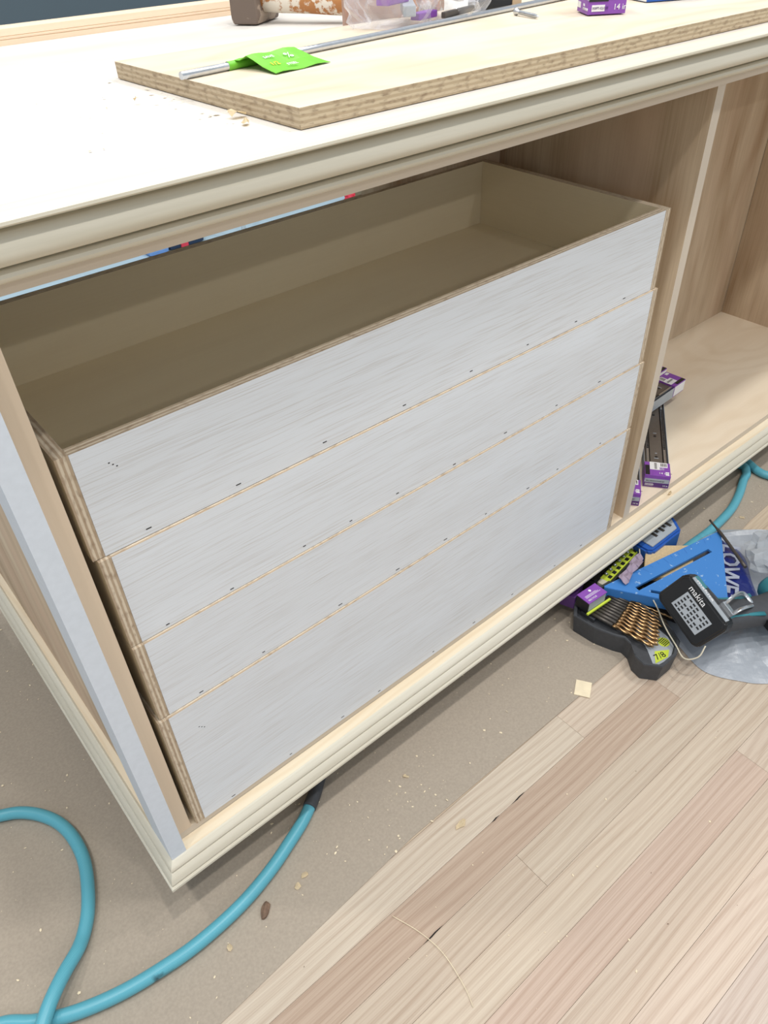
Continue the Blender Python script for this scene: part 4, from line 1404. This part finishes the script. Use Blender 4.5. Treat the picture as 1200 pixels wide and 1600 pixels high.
def scatter(name, n_, area, z, rmin, rmax, mat, seed, label, cat):
    rg = random.Random(seed)
    bm = bmesh.new()
    for k in range(n_):
        while True:
            x, y = area(rg)
            if x is not None:
                break
        r0 = rmin + (rmax - rmin) * rg.random() ** 3
        a = rg.random() * 6.28
        ar = rg.uniform(.3, .9)
        vs = []
        for q in range(5):
            b_ = 2 * math.pi * q / 5
            u_, v_ = r0 * rg.uniform(.6, 1) * math.cos(b_), r0 * ar * rg.uniform(.6, 1) * math.sin(b_)
            vs.append(bm.verts.new((x + u_ * math.cos(a) - v_ * math.sin(a), y + u_ * math.sin(a) + v_ * math.cos(a), z + rg.uniform(0, r0 * .35))))
        bm.faces.new(vs)
    bmesh.ops.recalc_face_normals(bm, faces=list(bm.faces))
    o = from_bm(name, bm, mat)
    return tag(o, label, cat, kind='stuff')
def area_paper(rg):
    x, y = rg.uniform(-0.5, 1.5), rg.uniform(-0.24, 0.75)
    if x > -0.06 and y > 0.01:
        return None, None
    if y < -0.165 + 0.03 * x - (0.012 if x < 0 else 0):
        return None, None
    return x, y
def area_cluster(rg):
    x, y = rg.gauss(0.275, 0.055), rg.gauss(-0.105, 0.028)
    return (x, y) if -0.148 < y < -0.03 else (None, None)
scatter('sawdust', 60, area_cluster, 0.0016, 0.0006, 0.0034, 'chip', 13, 'denser pale sawdust flecks on the paper in front of the drawers', 'sawdust')
def area_oak(rg):
    return rg.uniform(-0.1, 1.2), rg.uniform(-0.75, -0.18)
scatter('sawdust', 520, area_paper, 0.0016, 0.0007, 0.0036, 'chip', 3, 'fine pale sawdust crumbs sprinkled over the floor paper', 'sawdust')
scatter('sawdust', 130, area_oak, 0.0006, 0.0006, 0.0030, 'chip', 4, 'sparse pale sawdust crumbs on the oak strips', 'sawdust')
scatter('dark_crumbs', 26, area_oak, 0.0006, 0.0007, 0.0026, 'bark', 6, 'dark crumbs scattered on the oak strips', 'crumbs')
def area_top(rg):
    t = rg.random()
    x, y = 0.262 + rg.gauss(-0.008, 0.014), 0.01 + 0.34 * t ** 0.8
    return (x, y) if x < 0.263 else (None, None)
scatter('shavings', 60, area_top, ZC, 0.0006, 0.0042, 'chip', 8, 'pale shavings along the left end of the plywood board', 'shavings')
def area_top2(rg):
    return rg.uniform(0.0, 0.25), rg.uniform(0.05, 0.5)
scatter('shavings', 30, area_top2, ZC, 0.0005, 0.0022, 'cardboard', 9, 'stray crumbs on the bare left part of the worktop', 'shavings')
for k, (x, y, r0, lb) in enumerate([(0.2560, 0.0880, 0.0110, 'largest curled shaving heaped against the board end'), (0.2480, 0.0600, 0.0075, 'small curled shaving just in front of the biggest one on the worktop'),
                                    (0.2200, 0.2150, 0.0045, 'single brown shaving left of the board middle on the worktop')]):
    o = from_bm('curled_shaving', flake_bm(r0, k + 30, lift=0.006), 'chip', None, loc=(x, y, ZC + 0.0006), rotz=k)
    tag(o, lb, 'shaving', 'curled shavings on the worktop')
o = from_bm('curled_shaving', flake_bm(0.009, 44, lift=0.005), 'chip', None, loc=(1.070, -0.0100, 0.1232), rotz=.3)
tag(o, 'frayed shaving stuck on the base ledge below the slide cartons', 'shaving', 'curled shavings on the worktop')

# ================================================================== BEYOND (through the gap over the drawers)
hb_ = thing('tool_bag', 'navy and blue soft bag on the dust sheet behind the cabinet', 'bag', loc=(1.18, 2.33, 0.0024))
box('bag_body', (-0.07, 0.09, -0.06, 0.10, 0, 0.10), 'navy', hb_, bevel=0.02)
box('blue_flap', (-0.16, -0.071, -0.06, 0.08, 0, 0.07), 'skyblue', hb_, bevel=0.015)
box('red_strap', (-0.02, 0.012, -0.064, 0.104, 0.003, 0.104), 'red', hb_, bevel=0.003)
o = tube('white_pipe', [(1.386, 2.15, 0.003), (1.386, 2.15, 0.30), (1.386, 2.15, 0.62)], 0.010, 'white', None, seg=12)
tag(o, 'thin white pipe standing on the dust sheet behind the cabinet', 'pipe')
bm = bmesh.new()
crumple(bm, 0, 0, 0.0, 0.05, 0.05, 0.07, 4)
o = from_bm('rag', bm, 'red', None, loc=(2.00, 2.20, 0.0026))
tag(o, 'crumpled red rag on the dust sheet far behind the cabinet', 'rag')
